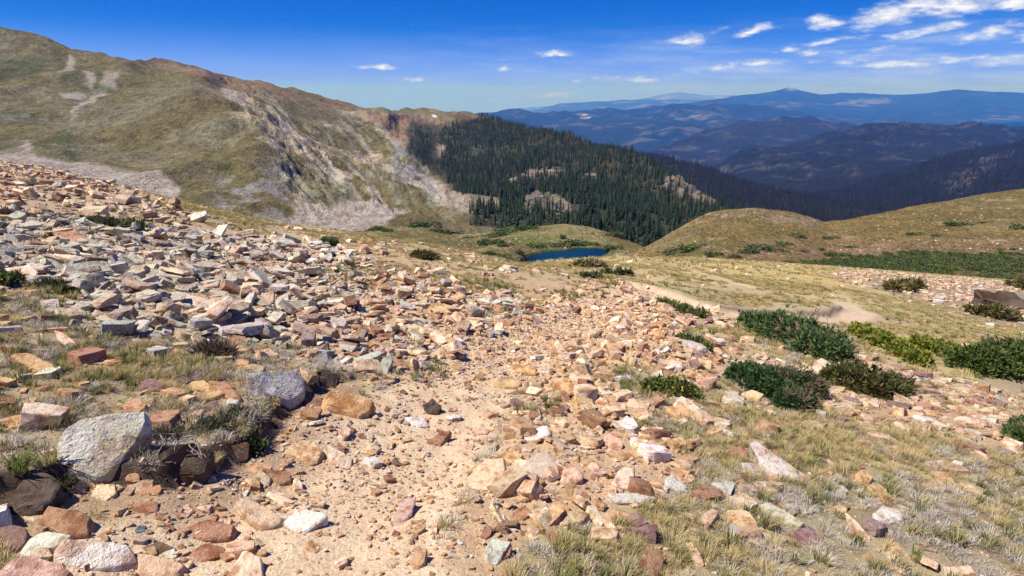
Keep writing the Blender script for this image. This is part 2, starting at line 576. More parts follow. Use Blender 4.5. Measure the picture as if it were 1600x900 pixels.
def zones(x, y, z):
    """weights of the ground covers at a place on the near slope"""
    u, v, d = proj(np.stack([x, y, z], -1))
    bad = d < .8
    u = np.where(bad, 800, u); v = np.where(bad, 1200, v)
    wu, wv = wob(x, y)
    u = u + wu; v = v + wv * .6
    o = {}
    o['boulder'] = pmask(Z_BOULDER, u, v, 14) * (1 - pmask(Z_UPGRASS, u, v, 10))
    o['trail'] = pmask(Z_TRAIL, u, v, 14)
    o['rubble'] = np.maximum.reduce([pmask(Z_RUBBLE, u, v, 18), pmask(Z_CENTRE, u, v, 16)])
    o['strip'] = np.maximum(pmask(Z_STRIP, u, v, 8), pmask(Z_STRIP2, u, v, 6))
    o['scree'] = pmask(Z_SCREE, u, v, 14)
    o['bare'] = pmask(Z_BARE_R, u, v, 8)
    o['far'] = np.maximum(pmask(Z_FARROCK, u, v, 8) * .6, pmask(Z_PINK, u, v, 8))
    dt, _, _p2 = polyline_dist(TRAIL2, x, y)
    wd = .36 + .06 * sstep(2.0, 3.4, _p2) * sstep(6.5, 5.2, _p2)
    o['trail2'] = sstep(1.35, .75, (dt + .12 * fbm(x * 2, y * 2, 2, 3)) / wd)
    return o, u, v


def near_z(x, y, micro=True):
    x = np.asarray(x, float); y = np.asarray(y, float)
    z = slope_smooth(x, y)
    # tread of the trail worn into the slope, with the cut turf bank on its uphill side
    dt, _, _ = polyline_dist(TRAIL, x, y)
    z = z - .07 * sstep(.75, .2, dt)
    db, sd, pr = polyline_dist(BANK, x, y)
    jag = .10 * fbm(x * 3.2, y * 3.2, 3, 21)
    s = db * sd + jag
    along = sstep(0, .6, pr) * sstep(len(BANK) - 1.02, len(BANK) - 2.2, pr)
    z = z + along * (.075 * sstep(-.03, .05, s) * np.exp(-np.maximum(s, 0) / 1.6) - .05 * sstep(.05, -.05, s) * np.exp(np.minimum(s, 0) / .45))
    d2, s2, p2 = polyline_dist(TRAIL2, x, y)
    z = z - .06 * sstep(.6, .25, d2) + .08 * sstep(.25, .38, d2 * s2) * sstep(1.4, .4, d2)
    if micro:
        r = np.hypot(x, y)
        z = z + .05 * fbm(x * 1.3, y * 1.3, 4, 2) * sstep(1, 4, r) + .16 * fbm(x * .3, y * .3, 3, 31) * sstep(4, 14, r) + .022 * fbm(x * 7, y * 7, 3, 8)
    return z


def graded(lo, hi, fine, rate):
    a = [0.0]
    while a[-1] < hi: a.append(a[-1] + max(fine, rate * a[-1]))
    b = [0.0]
    while b[-1] > lo: b.append(b[-1] - max(fine, -rate * b[-1]))
    return np.array(b[:0:-1] + a)


gx = graded(-150, 150, .045, .0155)
gy = np.concatenate([np.arange(-3, 1.4, .3), 1.4 + graded(0, 190, .034, .0150)])
X, Y = np.meshgrid(gx, gy)
Xf, Yf = X.ravel(), Y.ravel()
Zf = near_z(Xf, Yf)
zn, zu, zv = zones(Xf, Yf, Zf)


def lerp(a, b, w):
    return a * (1 - w[:, None]) + np.array(b)[None] * w[:, None]


rr = np.hypot(Xf, Yf)
g1 = fbm(Xf * 1.1, Yf * 1.1, 4, 50); g2 = fbm(Xf * .35, Yf * .35, 4, 60)
cov = np.tile(np.array([.36, .28, .17]), (len(Xf), 1))
cov = lerp(cov, (.44, .34, .18), sstep(.0, .5, g1 + .25 * sstep(8, 25, rr)))
cov = lerp(cov, (.30, .26, .12), .6 * sstep(.12, .5, g2))
cov = lerp(cov, (.16, .115, .075), .55 * sstep(.1, .5, -g1) * sstep(16, 5, rr))
golden = sstep(14, 30, rr) * pmask([(840, 395), (1160, 400), (1350, 420), (1350, 480), (1180, 480), (1000, 455), (880, 425)], zu, zv, 20)
cov = lerp(cov, (.42, .31, .115), .8 * golden)
cov = lerp(cov, (.40, .29, .19), .85 * zn['boulder'])
cov = lerp(cov, (.44, .29, .18), .9 * zn['far'])
cov = lerp(cov, (.42, .28, .185), .85 * zn['scree'])
cov = lerp(cov, (.40, .29, .17), .75 * zn['strip'])
cov = lerp(cov, (.22, .168, .125), .75 * zn['bare'])
cov = lerp(cov, (.54, .37, .22), .9 * zn['rubble'])
cov = lerp(cov, (.64, .47, .30), .97 * zn['trail'])
cov = lerp(cov, (.54, .40, .27), .95 * zn['trail2'])
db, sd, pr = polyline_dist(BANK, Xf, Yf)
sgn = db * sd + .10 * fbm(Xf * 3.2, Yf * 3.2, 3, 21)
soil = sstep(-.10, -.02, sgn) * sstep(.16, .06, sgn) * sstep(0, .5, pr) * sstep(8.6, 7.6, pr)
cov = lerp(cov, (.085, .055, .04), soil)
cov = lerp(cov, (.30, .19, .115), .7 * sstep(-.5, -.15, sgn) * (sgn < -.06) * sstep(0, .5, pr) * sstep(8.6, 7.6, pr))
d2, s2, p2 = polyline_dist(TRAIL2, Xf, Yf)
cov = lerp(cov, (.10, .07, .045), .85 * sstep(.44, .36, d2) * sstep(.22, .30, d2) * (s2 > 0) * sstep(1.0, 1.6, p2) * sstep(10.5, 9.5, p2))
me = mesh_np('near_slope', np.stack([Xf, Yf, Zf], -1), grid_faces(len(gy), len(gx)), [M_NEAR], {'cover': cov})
tag(link('near_slope', me), 'stony grass slope with a worn trail falling away to the right', 'slope', kind='structure')


def near_normal(x, y, e=.08):
    dx = (near_z(x + e, y) - near_z(x - e, y)) / (2 * e)
    dy = (near_z(x, y + e) - near_z(x, y - e)) / (2 * e)
    n = np.stack([-dx, -dy, np.ones_like(dx)], -1)
    return n / np.linalg.norm(n, axis=-1, keepdims=True)


def ground(u, v):
    p, t, f = hit_fn(near_z, u, v)
    return p, t


# ---- fans: hills further off, each a sheet from its foot to its crest and down behind it
class Fan:
    pass


def fan(name, us, crest, foot, rows, label, mat, colfn, tfn=None, noise=(), back=8, backdrop=.25, prof=1.0, cat='hill', ridge_noise=0):
    us = np.asarray(us, float)
    cr = np.array(crest, float); ft = np.array(foot, float)
    cvv = np.interp(us, cr[:, 0], cr[:, 1]); ctt = np.exp(np.interp(us, cr[:, 0], np.log(cr[:, 2])))
    fv = np.interp(us, ft[:, 0], ft[:, 1]); ftt = np.exp(np.interp(us, ft[:, 0], np.log(ft[:, 2])))
    s = np.linspace(0, 1, rows)[:, None]
    V = fv[None] + (cvv - fv)[None] * s
    U = np.repeat(us[None], rows, 0)
    if tfn is not None:
        T = np.exp(tfn(np.stack([U.ravel(), V.ravel()], -1) / 100.0)).reshape(U.shape)
    else:
        T = np.exp(np.log(ftt)[None] + (np.log(ctt) - np.log(ftt))[None] * s ** prof)
    # the sheet carries on over the crest and down the far side
    bs = np.arange(1, back + 1)[:, None] / back
    Tb = T[-1][None] * (1 + .5 * bs)
    Pf = P3(U, V, T)
    Pb = P3(np.repeat(us[None], back, 0), np.repeat(cvv[None], back, 0), Tb)
    Pb[..., 2] -= backdrop * T[-1][None] * .5 * bs ** 1.5
    Pall = np.concatenate([Pf, Pb], 0)
    x, y = Pall[..., 0], Pall[..., 1]
    for (amp, sc, octv, rid, seed) in noise:
        Pall[..., 2] += amp * fbm(x / sc, y / sc, octv, seed, ridged=rid)
    Vx = Pall.reshape(-1, 3)
    uu, vv, dd = proj(Vx)
    UU = np.concatenate([U, np.repeat(us[None], back, 0)], 0).ravel()
    VV = np.concatenate([V, np.repeat(cvv[None], back, 0)], 0).ravel()
    F = grid_faces(rows + back, len(us))
    f = Fan()
    f.V, f.F, f.u, f.v = Vx, F, UU, VV
    f.rows, f.nc = rows, len(us)
    f.cover, f.masks = colfn(UU, VV, Vx)
    me = mesh_np(name, Vx, F, [mat], {'cover': f.cover})
    f.obj = tag(link(name, me), label, cat, kind='structure')
    return f


def bvh_of(f):
    return BVHTree.FromPolygons([tuple(p) for p in f.V.tolist()], [tuple(q) for q in f.F.tolist()])


def cast(bvh, u, v):
    d = Vector(P3(u, v, 1.0).tolist()).normalized()
    h = bvh.ray_cast(Vector((0, 0, 0)), d)
    return h[0]


def scatter_fan(f, mask, n, seed=1):
    """n places on a fan's front, spread evenly over its ground where mask > 0"""
    rng = np.random.default_rng(seed)
    A, B, C, D = (f.V[f.F[:, i]] for i in range(4))
    ar = np.abs((C - A)[:, 0] * (D - B)[:, 1] - (C - A)[:, 1] * (D - B)[:, 0]) * .5
    mk = mask[f.F].mean(1)
    w = ar * mk
    fi = rng.choice(len(w), n, p=w / w.sum())
    a, b = rng.random((2, n, 1))
    return (A[fi] * (1 - a) + B[fi] * a) * (1 - b) + (D[fi] * (1 - a) + C[fi] * a) * b, fi


# ---- left mountain and the forested spur that runs down from it
OLIVE = (.130, .104, .040); GREEN = (0.053, 0.064, 0.013); GREYROCK = (.38, .325, .25); SCREE = (.33, .275, .225); RUST = (.23, .13, .078); TANROCK = (.42, .325, .215)
M_CREST = [(-700, 30, 640), (-300, 14, 680), (-60, 36, 700), (0, 43, 705), (60, 55, 715), (110, 72, 720), (160, 84, 725), (205, 90, 735), (250, 95, 860), (300, 103, 900), (340, 115, 920), (400, 126, 960),
           (450, 137, 1000), (520, 154, 1060), (575, 167, 1110), (620, 170, 1160), (690, 171, 1240), (735, 175, 1260), (757, 181, 1180), (800, 197, 1040), (860, 206, 930), (920, 222, 820), (975, 240, 700),
           (1010, 256, 630), (1060, 283, 540), (1100, 298, 470), (1126, 318, 430), (1160, 345, 400), (1250, 395, 380), (1400, 470, 340)]
M_FOOT = [(-700, 330, 210), (0, 305, 230), (200, 330, 245), (400, 372, 270), (560, 388, 285), (640, 378, 300), (740, 372, 310), (860, 380, 318), (1000, 402, 318), (1126, 410, 318), (1400, 500, 300)]
CP = [(-600, 150, 520), (-600, 300, 250), (-200, 120, 570), (-200, 230, 400), (-200, 300, 270), (0, 120, 600), (0, 190, 480), (0, 250, 370), (110, 140, 590), (110, 220, 440), (110, 280, 330), (205, 150, 570), (205, 220, 440), (205, 290, 330),
      (300, 137, 590), (300, 200, 460), (300, 270, 360), (300, 330, 275), (360, 160, 560), (360, 230, 430), (380, 300, 325), (365, 142, 740), (410, 200, 490), (420, 172, 680), (430, 260, 400), (430, 330, 300),
      (460, 190, 720), (470, 240, 520), (480, 300, 390), (500, 345, 310), (520, 190, 860), (530, 250, 600), (540, 300, 440), (560, 350, 330), (575, 215, 820), (600, 190, 950), (590, 260, 640), (610, 310, 450), (640, 230, 760), (640, 280, 600), (650, 330, 410),
      (620, 200, 1010), (660, 205, 1030), (680, 240, 860), (690, 290, 620), (720, 325, 430), (700, 345, 370), (700, 190, 1090), (760, 210, 960), (760, 260, 720), (760, 310, 520), (770, 340, 400), (830, 220, 860), (840, 260, 690), (850, 300, 530), (850, 335, 400),
      (920, 240, 730), (920, 280, 580), (920, 320, 450), (930, 355, 370), (985, 270, 610), (990, 310, 490), (990, 350, 390), (1050, 300, 500), (1050, 340, 420), (1100, 320, 430), (1100, 360, 380)]
_pts = [(a, b, c) for a, b, c in M_CREST] + [(a, b, c) for a, b, c in M_FOOT] + CP
_pa = np.array(_pts, float)
mt_t = tps_fit(_pa[:, :2] / 100.0, np.log(_pa[:, 2]), 2e-3)

FOREST = [(640, 190), (700, 196), (757, 184), (800, 192), (860, 201), (920, 217), (975, 235), (1010, 250), (1060, 278), (1100, 293), (1130, 316), (1200, 360), (1150, 420), (1000, 402), (900, 372), (800, 372), (735, 362), (745, 340),
          (760, 330), (715, 305), (690, 288), (660, 262), (632, 240), (640, 225), (632, 208)]
GAPS = [[(815, 345), (825, 318), (850, 305), (875, 318), (900, 345), (895, 352), (850, 348)], [(1030, 293), (1045, 282), (1075, 281), (1098, 290), (1122, 312), (1118, 318), (1080, 305), (1050, 300)],
        [(690, 300), (740, 320), (770, 318), (790, 335), (740, 345), (700, 330)], [(795, 290), (830, 272), (870, 266), (890, 272), (850, 282), (800, 294)], [(908, 275), (935, 272), (938, 280), (910, 282)],
        [(684, 236), (698, 228), (696, 246), (686, 250)], [(600, 185), (700, 188), (690, 204), (640, 204), (640, 220), (610, 222)]]


def mountain_cover(u, v, X):
    x, y = X[:, 0], X[:, 1]
    w1 = fbm(x / 60, y / 60, 4, 3); w2 = fbm(x / 14, y / 14, 3, 5)
    wu = u + 22 * w1 + 8 * w2; wv = v + 12 * fbm(x / 50 + 9, y / 50, 4, 6) + 5 * w2
    st = fbm((u - v * .95) / 9, (v + u * .35) / 60, 4, 12)        # streaks running down the slope
    c = np.tile(np.array(OLIVE), (len(u), 1))
    c = lerp(c, (0.151, 0.132, 0.070), sstep(-.1, .45, w1 + .5 * w2))
    c = lerp(c, (0.073, 0.070, 0.025), .8 * sstep(.02, .4, fbm(x / 90, y / 90, 4, 77)) * sstep(250, 100, u))
    c = lerp(c, (0.168, 0.151, 0.123), .75 * sstep(.1, .45, fbm(x / 45, y / 45, 4, 78)) * pmask([(-400, 100), (120, 190), (110, 260), (-400, 260)], wu, wv, 25))
    c = c * (1 + .5 * fbm(x / 5, y / 5, 4, 207, .7))[:, None]
    for poly, k in (([(-300, 225), (10, 225), (45, 235), (90, 215), (150, 225), (120, 260), (-300, 260)], .8), ([(95, 110), (190, 120), (180, 165), (140, 178), (95, 150)], .7), ([(230, 265), (280, 262), (275, 280), (235, 285)], .6),
                    ([(335, 255), (360, 250), (365, 268), (340, 275)], .7), ([(-100, 90), (60, 95), (60, 130), (-100, 130)], .6)):
        c = lerp(c, GREEN, k * pmask(poly, wu, wv, 10) * sstep(-.4, .1, w2))
    # rocky ground right of the green face
    rk = pmask([(335, 118), (410, 150), (470, 200), (560, 180), (620, 190), (650, 260), (700, 300), (760, 345), (620, 345), (560, 330), (470, 330), (440, 290), (420, 230), (390, 190)], wu, wv, 16)
    c = lerp(c, GREYROCK, rk * sstep(-.25, .25, st + .6 * w2))
    c = lerp(c, TANROCK, rk * .8 * sstep(.1, .5, w1))
    for poly, k in (([(440, 180), (560, 190), (580, 205), (560, 250), (520, 220), (470, 210)], .75), ([(505, 205), (560, 245), (640, 300), (690, 335), (660, 340), (600, 310), (530, 260)], .85), ([(470, 300), (530, 285), (575, 318), (560, 328), (480, 322)], .85),
                    ([(640, 310), (720, 335), (730, 350), (640, 345)], .7), ([(430, 200), (470, 260), (500, 300), (460, 290)], .5), ([(560, 160), (600, 190), (620, 225), (600, 225), (575, 190)], .6)):
        c = lerp(c, (0.070, 0.076, 0.020), k * .75 * pmask(poly, wu, wv, 9) * sstep(-.3, .25, st + w2))
    c = lerp(c, (0.235, 0.207, 0.176), .95 * pmask([(330, 290), (385, 265), (430, 258), (450, 290), (440, 330), (400, 335), (340, 330)], wu, wv, 14) * sstep(-.3, .15, w2 + .3 * w1))
    # crest of red rock, and the rim of brown cliffs
    c = lerp(c, RUST, .85 * pmask([(225, 92), (330, 108), (450, 135), (560, 165), (540, 178), (450, 165), (370, 160), (330, 135)], wu, wv, 7) * sstep(-.35, .15, w2 + w1))
    c = lerp(c, (0.042, 0.031, 0.028), .8 * pmask([(318, 122), (345, 118), (358, 138), (330, 140)], u + 5 * w2, v + 4 * w2, 4))
    rim = pmask([(585, 180), (640, 183), (700, 188), (690, 205), (640, 215), (625, 235), (605, 215)], wu, wv, 6)
    c = lerp(c, (.25, .155, .095), rim)
    c = lerp(c, (0.067, 0.042, 0.031), rim * .7 * sstep(.02, .3, fbm(u / 5, v / 22, 3, 91)))
    c = lerp(c, (0.146, 0.129, 0.056), pmask([(590, 170), (690, 174), (700, 186), (640, 182), (590, 180)], u, v, 2.5))
    c = lerp(c, (0.112, 0.067, 0.039), .8 * pmask([(700, 176), (760, 182), (765, 192), (720, 188)], u, v, 4))
    c = lerp(c, (.8, .8, .82), pmask([(675, 180), (681, 179), (682, 183), (677, 184)], u, v, 1.6))
    # scree aprons and chutes
    for poly, k in (([(425, 340), (470, 322), (570, 318), (640, 330), (620, 350), (560, 400), (420, 380)], 1), ([(-400, 258), (30, 248), (45, 225), (55, 250), (160, 262), (230, 270), (280, 290), (270, 320), (-400, 320)], .95),
                    ([(655, 275), (700, 300), (750, 340), (735, 346), (690, 328), (660, 300)], .95), ([(110, 90), (117, 90), (118, 120), (96, 124), (106, 110)], .9), ([(145, 145), (165, 140), (150, 160), (112, 195), (120, 175)], .9), ([(96, 150), (138, 147), (120, 156), (98, 157)], .9),
                    ([(345, 140), (385, 155), (400, 175), (370, 170), (350, 155)], .8), ([(135, 115), (150, 115), (145, 140), (135, 135)], .7), ([(165, 118), (190, 116), (182, 138), (158, 135)], .7), ([(435, 195), (455, 215), (475, 240), (440, 215)], .8)):
        c = lerp(c, SCREE, k * pmask(poly, u + 8 * w2, v + 5 * w2, 4))
    cliff = pmask([(600, 225), (635, 235), (650, 270), (670, 300), (640, 300), (615, 260)], wu, wv, 7)
    c = lerp(c, (0.224, 0.216, 0.199), cliff * sstep(-.3, .1, w2))
    fo = pmask(FOREST, u + 6 * w2, v + 4 * w2, 6)
    c = lerp(c, (0.042, 0.042, 0.024), .9 * fo)
    gap = np.zeros(len(u))
    for g in GAPS:
        gap = np.maximum(gap, pmask(g, u + 7 * w2, v + 5 * w2, 4))
    c = lerp(c, (0.258, 0.207, 0.148), gap * (1 - rim) * sstep(-.4, .0, w2) * (v > 225))
    outc = np.maximum(pmask(GAPS[0], u, v, 4), pmask(GAPS[1], u, v, 4))
    c = lerp(c, (0.095, 0.081, 0.076), outc * sstep(.0, .2, w2))
    f2 = fo * (1 - .93 * gap)
    f2 = f2 * (1 - .45 * sstep(.1, .45, fbm(x / 35, y / 35, 3, 44)))
    f2 = f2 * np.where(u < 700, sstep(-.3, .3, fbm(u / 13, v / 60, 3, 15)) * .75 + .1, 1)
    rockiness = np.clip(rk + rim + cliff + outc, 0, 1)
    c = c * np.where(fo > .5, 1.0, 1.13)[:, None]
    return c, {'forest': f2, 'rock': rockiness}


def mcols():
    return np.concatenate([np.arange(-700, -40, 14), np.arange(-40, 780, 2.3), np.arange(780, 1140, 3.0), np.arange(1140, 1400, 12)])


mount = fan('mountain', mcols(), M_CREST, M_FOOT, 165, 'grassy mountain with scree, cliffs and a forested spur beyond the slope', M_MTN, mountain_cover, tfn=mt_t,
            noise=[(8, 120, 4, True, 3), (3.4, 26, 5, False, 4)], back=8, backdrop=.5, cat='mountain')
# crags: push the rocky ground about so that it breaks the light
_rk = mount.masks['rock']
_n = .75 * (4.5 * fbm(mount.V[:, 0] / 22, mount.V[:, 1] / 22, 5, 70, .6, True) + 4.2 * fbm((mount.u - .95 * mount.v) / 15, (mount.v + .35 * mount.u) / 55, 4, 71, .6, True) + 2.2 * fbm(mount.V[:, 0] / 6, mount.V[:, 1] / 6, 3, 72, .6)) * _rk
mount.V[:, 2] += _n
mount.obj.data.vertices.foreach_set('co', mount.V.astype(np.float32).ravel())
mount.obj.data.update()

# ---- lake basin with its knolls
B_CREST = [(300, 352, 330), (560, 348, 335), (600, 345, 335), (650, 349, 328), (700, 362, 312), (740, 366, 305), (790, 360, 303), (840, 353, 300), (880, 350, 298), (920, 355, 294), (950, 364, 290), (980, 376, 285), (1010, 388, 282), (1100, 400, 280), (1300, 420, 278)]
B_FOOT = [(300, 470, 120), (1300, 560, 120)]
BP = [(560, 375, 270), (640, 362, 300), (640, 380, 240), (700, 372, 280), (700, 392, 225), (760, 378, 270), (760, 398, 225), (800, 390, 246), (800, 372, 275), (820, 404, 240), (815, 415, 225), (880, 399, 250), (930, 391, 258), (900, 388, 262), (850, 389.5, 258), (880, 382, 266), (950, 383, 263), (880, 366, 280), (880, 413, 236), (940, 406, 236), (940, 394, 255), (965, 392, 258), (990, 400, 240), (900, 430, 205), (700, 430, 170), (1050, 430, 200)]
_pb = np.array([(a, b, c) for a, b, c in B_CREST + B_FOOT] + BP, float)
bs_t = tps_fit(_pb[:, :2] / 100.0, np.log(_pb[:, 2]), 1e-4)
LAKE_PX = [(812, 408), (822, 400), (838, 394), (860, 391), (885, 390), (905, 387.5), (930, 387), (950, 387.5), (954, 391), (948, 396), (938, 400), (925, 405), (905, 409), (870, 412), (830, 413)]
Z_LAKE = float(P3(880, 400, 250.0)[2])


def basin_cover(u, v, X):
    x, y = X[:, 0], X[:, 1]
    w = fbm(x / 11, y / 11, 4, 8); w2 = fbm(x / 3, y / 3, 3, 9)
    c = np.tile(np.array((0.198, 0.165, 0.069)), (len(u), 1))
    c = lerp(c, (0.132, 0.122, 0.043), sstep(-.05, .4, w))
    c = lerp(c, (0.238, 0.198, 0.099), .6 * sstep(.0, .4, -w))
    c = lerp(c, (0.086, 0.106, 0.023), .85 * pmask([(800, 372), (850, 366), (870, 374), (830, 384), (800, 382)], u + 8 * w, v + 2 * w2, 4))
    c = lerp(c, (0.099, 0.112, 0.030), .8 * pmask([(640, 376), (720, 376), (760, 380), (700, 386), (650, 384)], u + 9 * w, v + 3 * w2, 4))
    sh = sstep(-9, -1, pdist(LAKE_PX, u, v))
    c = lerp(c, (0.066, 0.079, 0.023), .85 * sh * sstep(-.4, .1, w2 + .2))
    c = lerp(c, (0.013, 0.023, 0.033), pmask(LAKE_PX, u, v, 1.5))
    return c, {'lake': pmask(LAKE_PX, u, v, 1.0)}


basin = fan('lake_basin', np.arange(300, 1300, 3.0), B_CREST, B_FOOT, 130, 'grassy knolls round the lake below the forest', M_TURF, basin_cover, tfn=bs_t, noise=[(.7, 18, 3, False, 14), (.15, 4, 3, False, 15)], back=6, backdrop=.45, cat='basin')
# the bed is sunk below the water and the shore kept just above it
_ld = pdist(LAKE_PX, basin.u, basin.v)
_w = pmask(LAKE_PX, basin.u, basin.v, 1.4)
_front = np.arange(len(basin.V)) < basin.rows * basin.nc
_near = sstep(-26, -3, _ld) * _front
_z = basin.V[:, 2]
_zz = np.where(_ld > 0, Z_LAKE - 1.2 * _w, np.maximum(_z, Z_LAKE + .12 + .05 * np.minimum(-_ld, 12)))
_side = sstep(425, 412, basin.v)
basin.V[:, 2] = np.where(_ld > -1.5, _zz, _z + (_zz - _z) * _near * _side)
basin.obj.data.vertices.foreach_set('co', basin.V.astype(np.float32).ravel())
basin.obj.data.update()
BV_BASIN = bvh_of(basin)

mw, T, b = new_mat('lake_water', .12, .32)
b.inputs['Base Color'].default_value = (.004, .030, .055, 1)
b.inputs['IOR'].default_value = 1.33
co = T.node('ShaderNodeTexCoord').outputs['Object']
dp = T.noise(co, .06, 3, .5)
T.l.new(T.mix(T.step(dp, .35, .65), (.003, .016, .030, 1), (.005, .026, .036, 1)), b.inputs['Base Color'])
bump(T, b, T.noise(T.vmath('MULTIPLY', co, (1, .5, 1)), 2.2, 4, .6), .5, .08)
_lx = []
for (u, v) in LAKE_PX:
    d = P3(u, v, 1.0)
    _lx.append(d * (Z_LAKE / d[2]))
_lx = np.array(_lx)
_c = _lx.mean(0)
_lx = _c + (_lx - _c) * 1.12
_m = bpy.data.meshes.new('lake')
_bm = bmesh.new()
_bm.faces.new([_bm.verts.new(p) for p in _lx.tolist()])
bmesh.ops.triangulate(_bm, faces=_bm.faces)
bmesh.ops.recalc_face_normals(_bm, faces=_bm.faces)
_bm.to_mesh(_m); _bm.free()
if _m.polygons[0].normal.z < 0: _m.flip_normals()
_m.materials.append(mw)
tag(link('lake', _m), 'small deep blue mountain lake between the grassy knolls', 'lake', kind='structure')

# ---- grassy hill on the right
H_CREST = [(700, 520, 230), (900, 440, 235), (980, 402, 240), (1010, 385, 243), (1050, 360, 248), (1090, 337, 253), (1110, 329, 256), (1135, 325, 258), (1180, 326, 262), (1240, 333, 269), (1270, 341, 274), (1288, 347, 278), (1320, 343, 286), (1370, 333, 298), (1440, 318, 312), (1520, 306, 322), (1600, 297, 325), (1800, 280, 330), (2200, 270, 330)]
H_FOOT = [(700, 600, 118), (980, 520, 118), (1300, 480, 118), (1600, 475, 118), (2200, 480, 118)]


def hill_cover(u, v, X):
    x, y = X[:, 0], X[:, 1]
    w = fbm(x / 16, y / 16, 4, 18); w2 = fbm(x / 4, y / 4, 3, 19)
    wu, wv = u + 25 * w, v + 9 * w + 4 * w2
    c = np.tile(np.array((0.160, 0.126, 0.039)), (len(u), 1))
    c = lerp(c, (0.112, 0.104, 0.034), sstep(-.05, .4, w))
    c = lerp(c, (0.120, 0.112, 0.053), .85 * pmask([(990, 400), (1060, 350), (1130, 322), (1230, 334), (1150, 350), (1060, 385)], wu, wv, 10) * sstep(-.3, .2, w2))
    c = lerp(c, (0.202, 0.168, 0.104), .8 * pmask([(1180, 333), (1240, 333), (1280, 345), (1230, 350), (1190, 345)], wu, wv, 6))
    c = lerp(c, (0.188, 0.126, 0.081), .75 * pmask([(1120, 410), (1180, 385), (1260, 372), (1420, 382), (1700, 370), (1700, 410), (1450, 402), (1300, 412)], wu, wv, 12) * sstep(-.35, .15, w2 + .2))
    c = lerp(c, (0.106, 0.098, 0.031), .6 * pmask([(1330, 345), (1450, 340), (1640, 320), (1700, 350), (1500, 355), (1350, 360)], wu, wv, 12))
    c = lerp(c, (0.073, 0.084, 0.025), .75 * pmask([(1040, 400), (1100, 380), (1140, 388), (1090, 405)], wu, wv, 6))
    c = lerp(c, (0.050, 0.062, 0.020), .75 * pmask([(1150, 420), (1250, 405), (1450, 402), (1800, 405), (1800, 450), (1400, 450)], wu, wv, 8))
    c = c * (1 + .45 * fbm(x / 1.6, y / 1.6, 3, 208, .7))[:, None]
    c = lerp(c, (0.26, 0.21, 0.15), .7 * sstep(.12, .36, w2) * sstep(.0, .3, fbm(x / 30, y / 30, 3, 20)))
    c = c * np.array([1.16, 1.02, 1.0])[None]
    willow = pmask([(1170, 425), (1230, 414), (1300, 408), (1430, 402), (1560, 403), (1900, 404), (1900, 470), (1400, 460), (1200, 440)], u + 16 * w, v + 5 * w2, 5)
    return c, {'willow': willow * sstep(-.35, -.05, fbm(x / 9, y / 9, 3, 33))}


hill = fan('grassy_hill', np.concatenate([np.arange(700, 960, 12), np.arange(960, 1640, 2.6), np.arange(1640, 2200, 16)]), H_CREST, H_FOOT, 120, 'olive grass hill with bare pink patches on the right', M_TURF, hill_cover,
           noise=[(1.6, 45, 3, False, 24), (.30, 7, 3, False, 25)], back=8, backdrop=.5, cat='hill')
BV_HILL = bvh_of(hill)


# ---- wooded ridges and far ranges
def wood_cover(base, dark, pale, amount, seed, meadows=()):
    def fn(u, v, X):
        x, y = X[:, 0], X[:, 1]
        s = np.median(np.abs(y)) * .03
        w = fbm(x / s, y / s, 5, seed, .6); w2 = fbm(x / (s * 4), y / (s * 4), 4, seed + 7)
        c = np.tile(np.array(base), (len(u), 1))
        c = lerp(c, dark, sstep(-.1, .35, w2))
        c = lerp(c, pale, amount * sstep(.12, .5, w + .3 * w2))
        for poly, col, k in meadows:
            c = lerp(c, col, k * .8 * pmask(poly, u + 22 * w, v + 3.2 * w, 2.6) * sstep(-.35, .12, fbm(x / (s * .4), y / (s * .4), 3, seed + 3)))
        return c, {'all': np.ones(len(u)) * sstep(-.5, -.1, w2)}
    return fn


BURN, BURND_SHADED, BURNP_SHADED = (.011, .0115, .008), (.006, .008, .006), (.056, .052, .042)  # burnt forest, its colours darkened further to stand in for cloud shadow
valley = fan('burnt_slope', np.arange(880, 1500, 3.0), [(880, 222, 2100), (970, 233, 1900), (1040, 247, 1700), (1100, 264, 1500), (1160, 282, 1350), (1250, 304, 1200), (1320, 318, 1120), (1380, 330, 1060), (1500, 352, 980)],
             [(880, 330, 800), (1000, 350, 760), (1200, 380, 640), (1500, 420, 560)], 70, 'slope of burnt grey trees running down into the valley', M_FAR, wood_cover(BURN, BURND_SHADED, (.034, .028, .026), .5, 40), noise=[(14, 160, 4, False, 41)], backdrop=.5, cat='slope')
ridge_b2 = fan('dark_spur', np.arange(1150, 2100, 4.0), [(1150, 345, 1700), (1260, 312, 1800), (1320, 298, 1900), (1400, 275, 2050), (1480, 250, 2200), (1540, 236, 2300), (1600, 222, 2400), (1750, 205, 2600), (2100, 190, 2900)],
               [(1150, 380, 1000), (1500, 360, 1000), (2100, 360, 1000)], 70, 'dark wooded spur with pale crags on the right side of the valley', M_FAR,
               wood_cover((.010, .011, .010), (.007, .009, .007), (.028, .026, .024), .35, 52, [([(1470, 300), (1500, 275), (1530, 262), (1545, 248), (1590, 236), (1600, 246), (1560, 262), (1535, 280), (1510, 300), (1490, 306)], (.16, .135, .115), .6)]), noise=[(30, 330, 5, True, 51)], backdrop=.5, cat='spur')
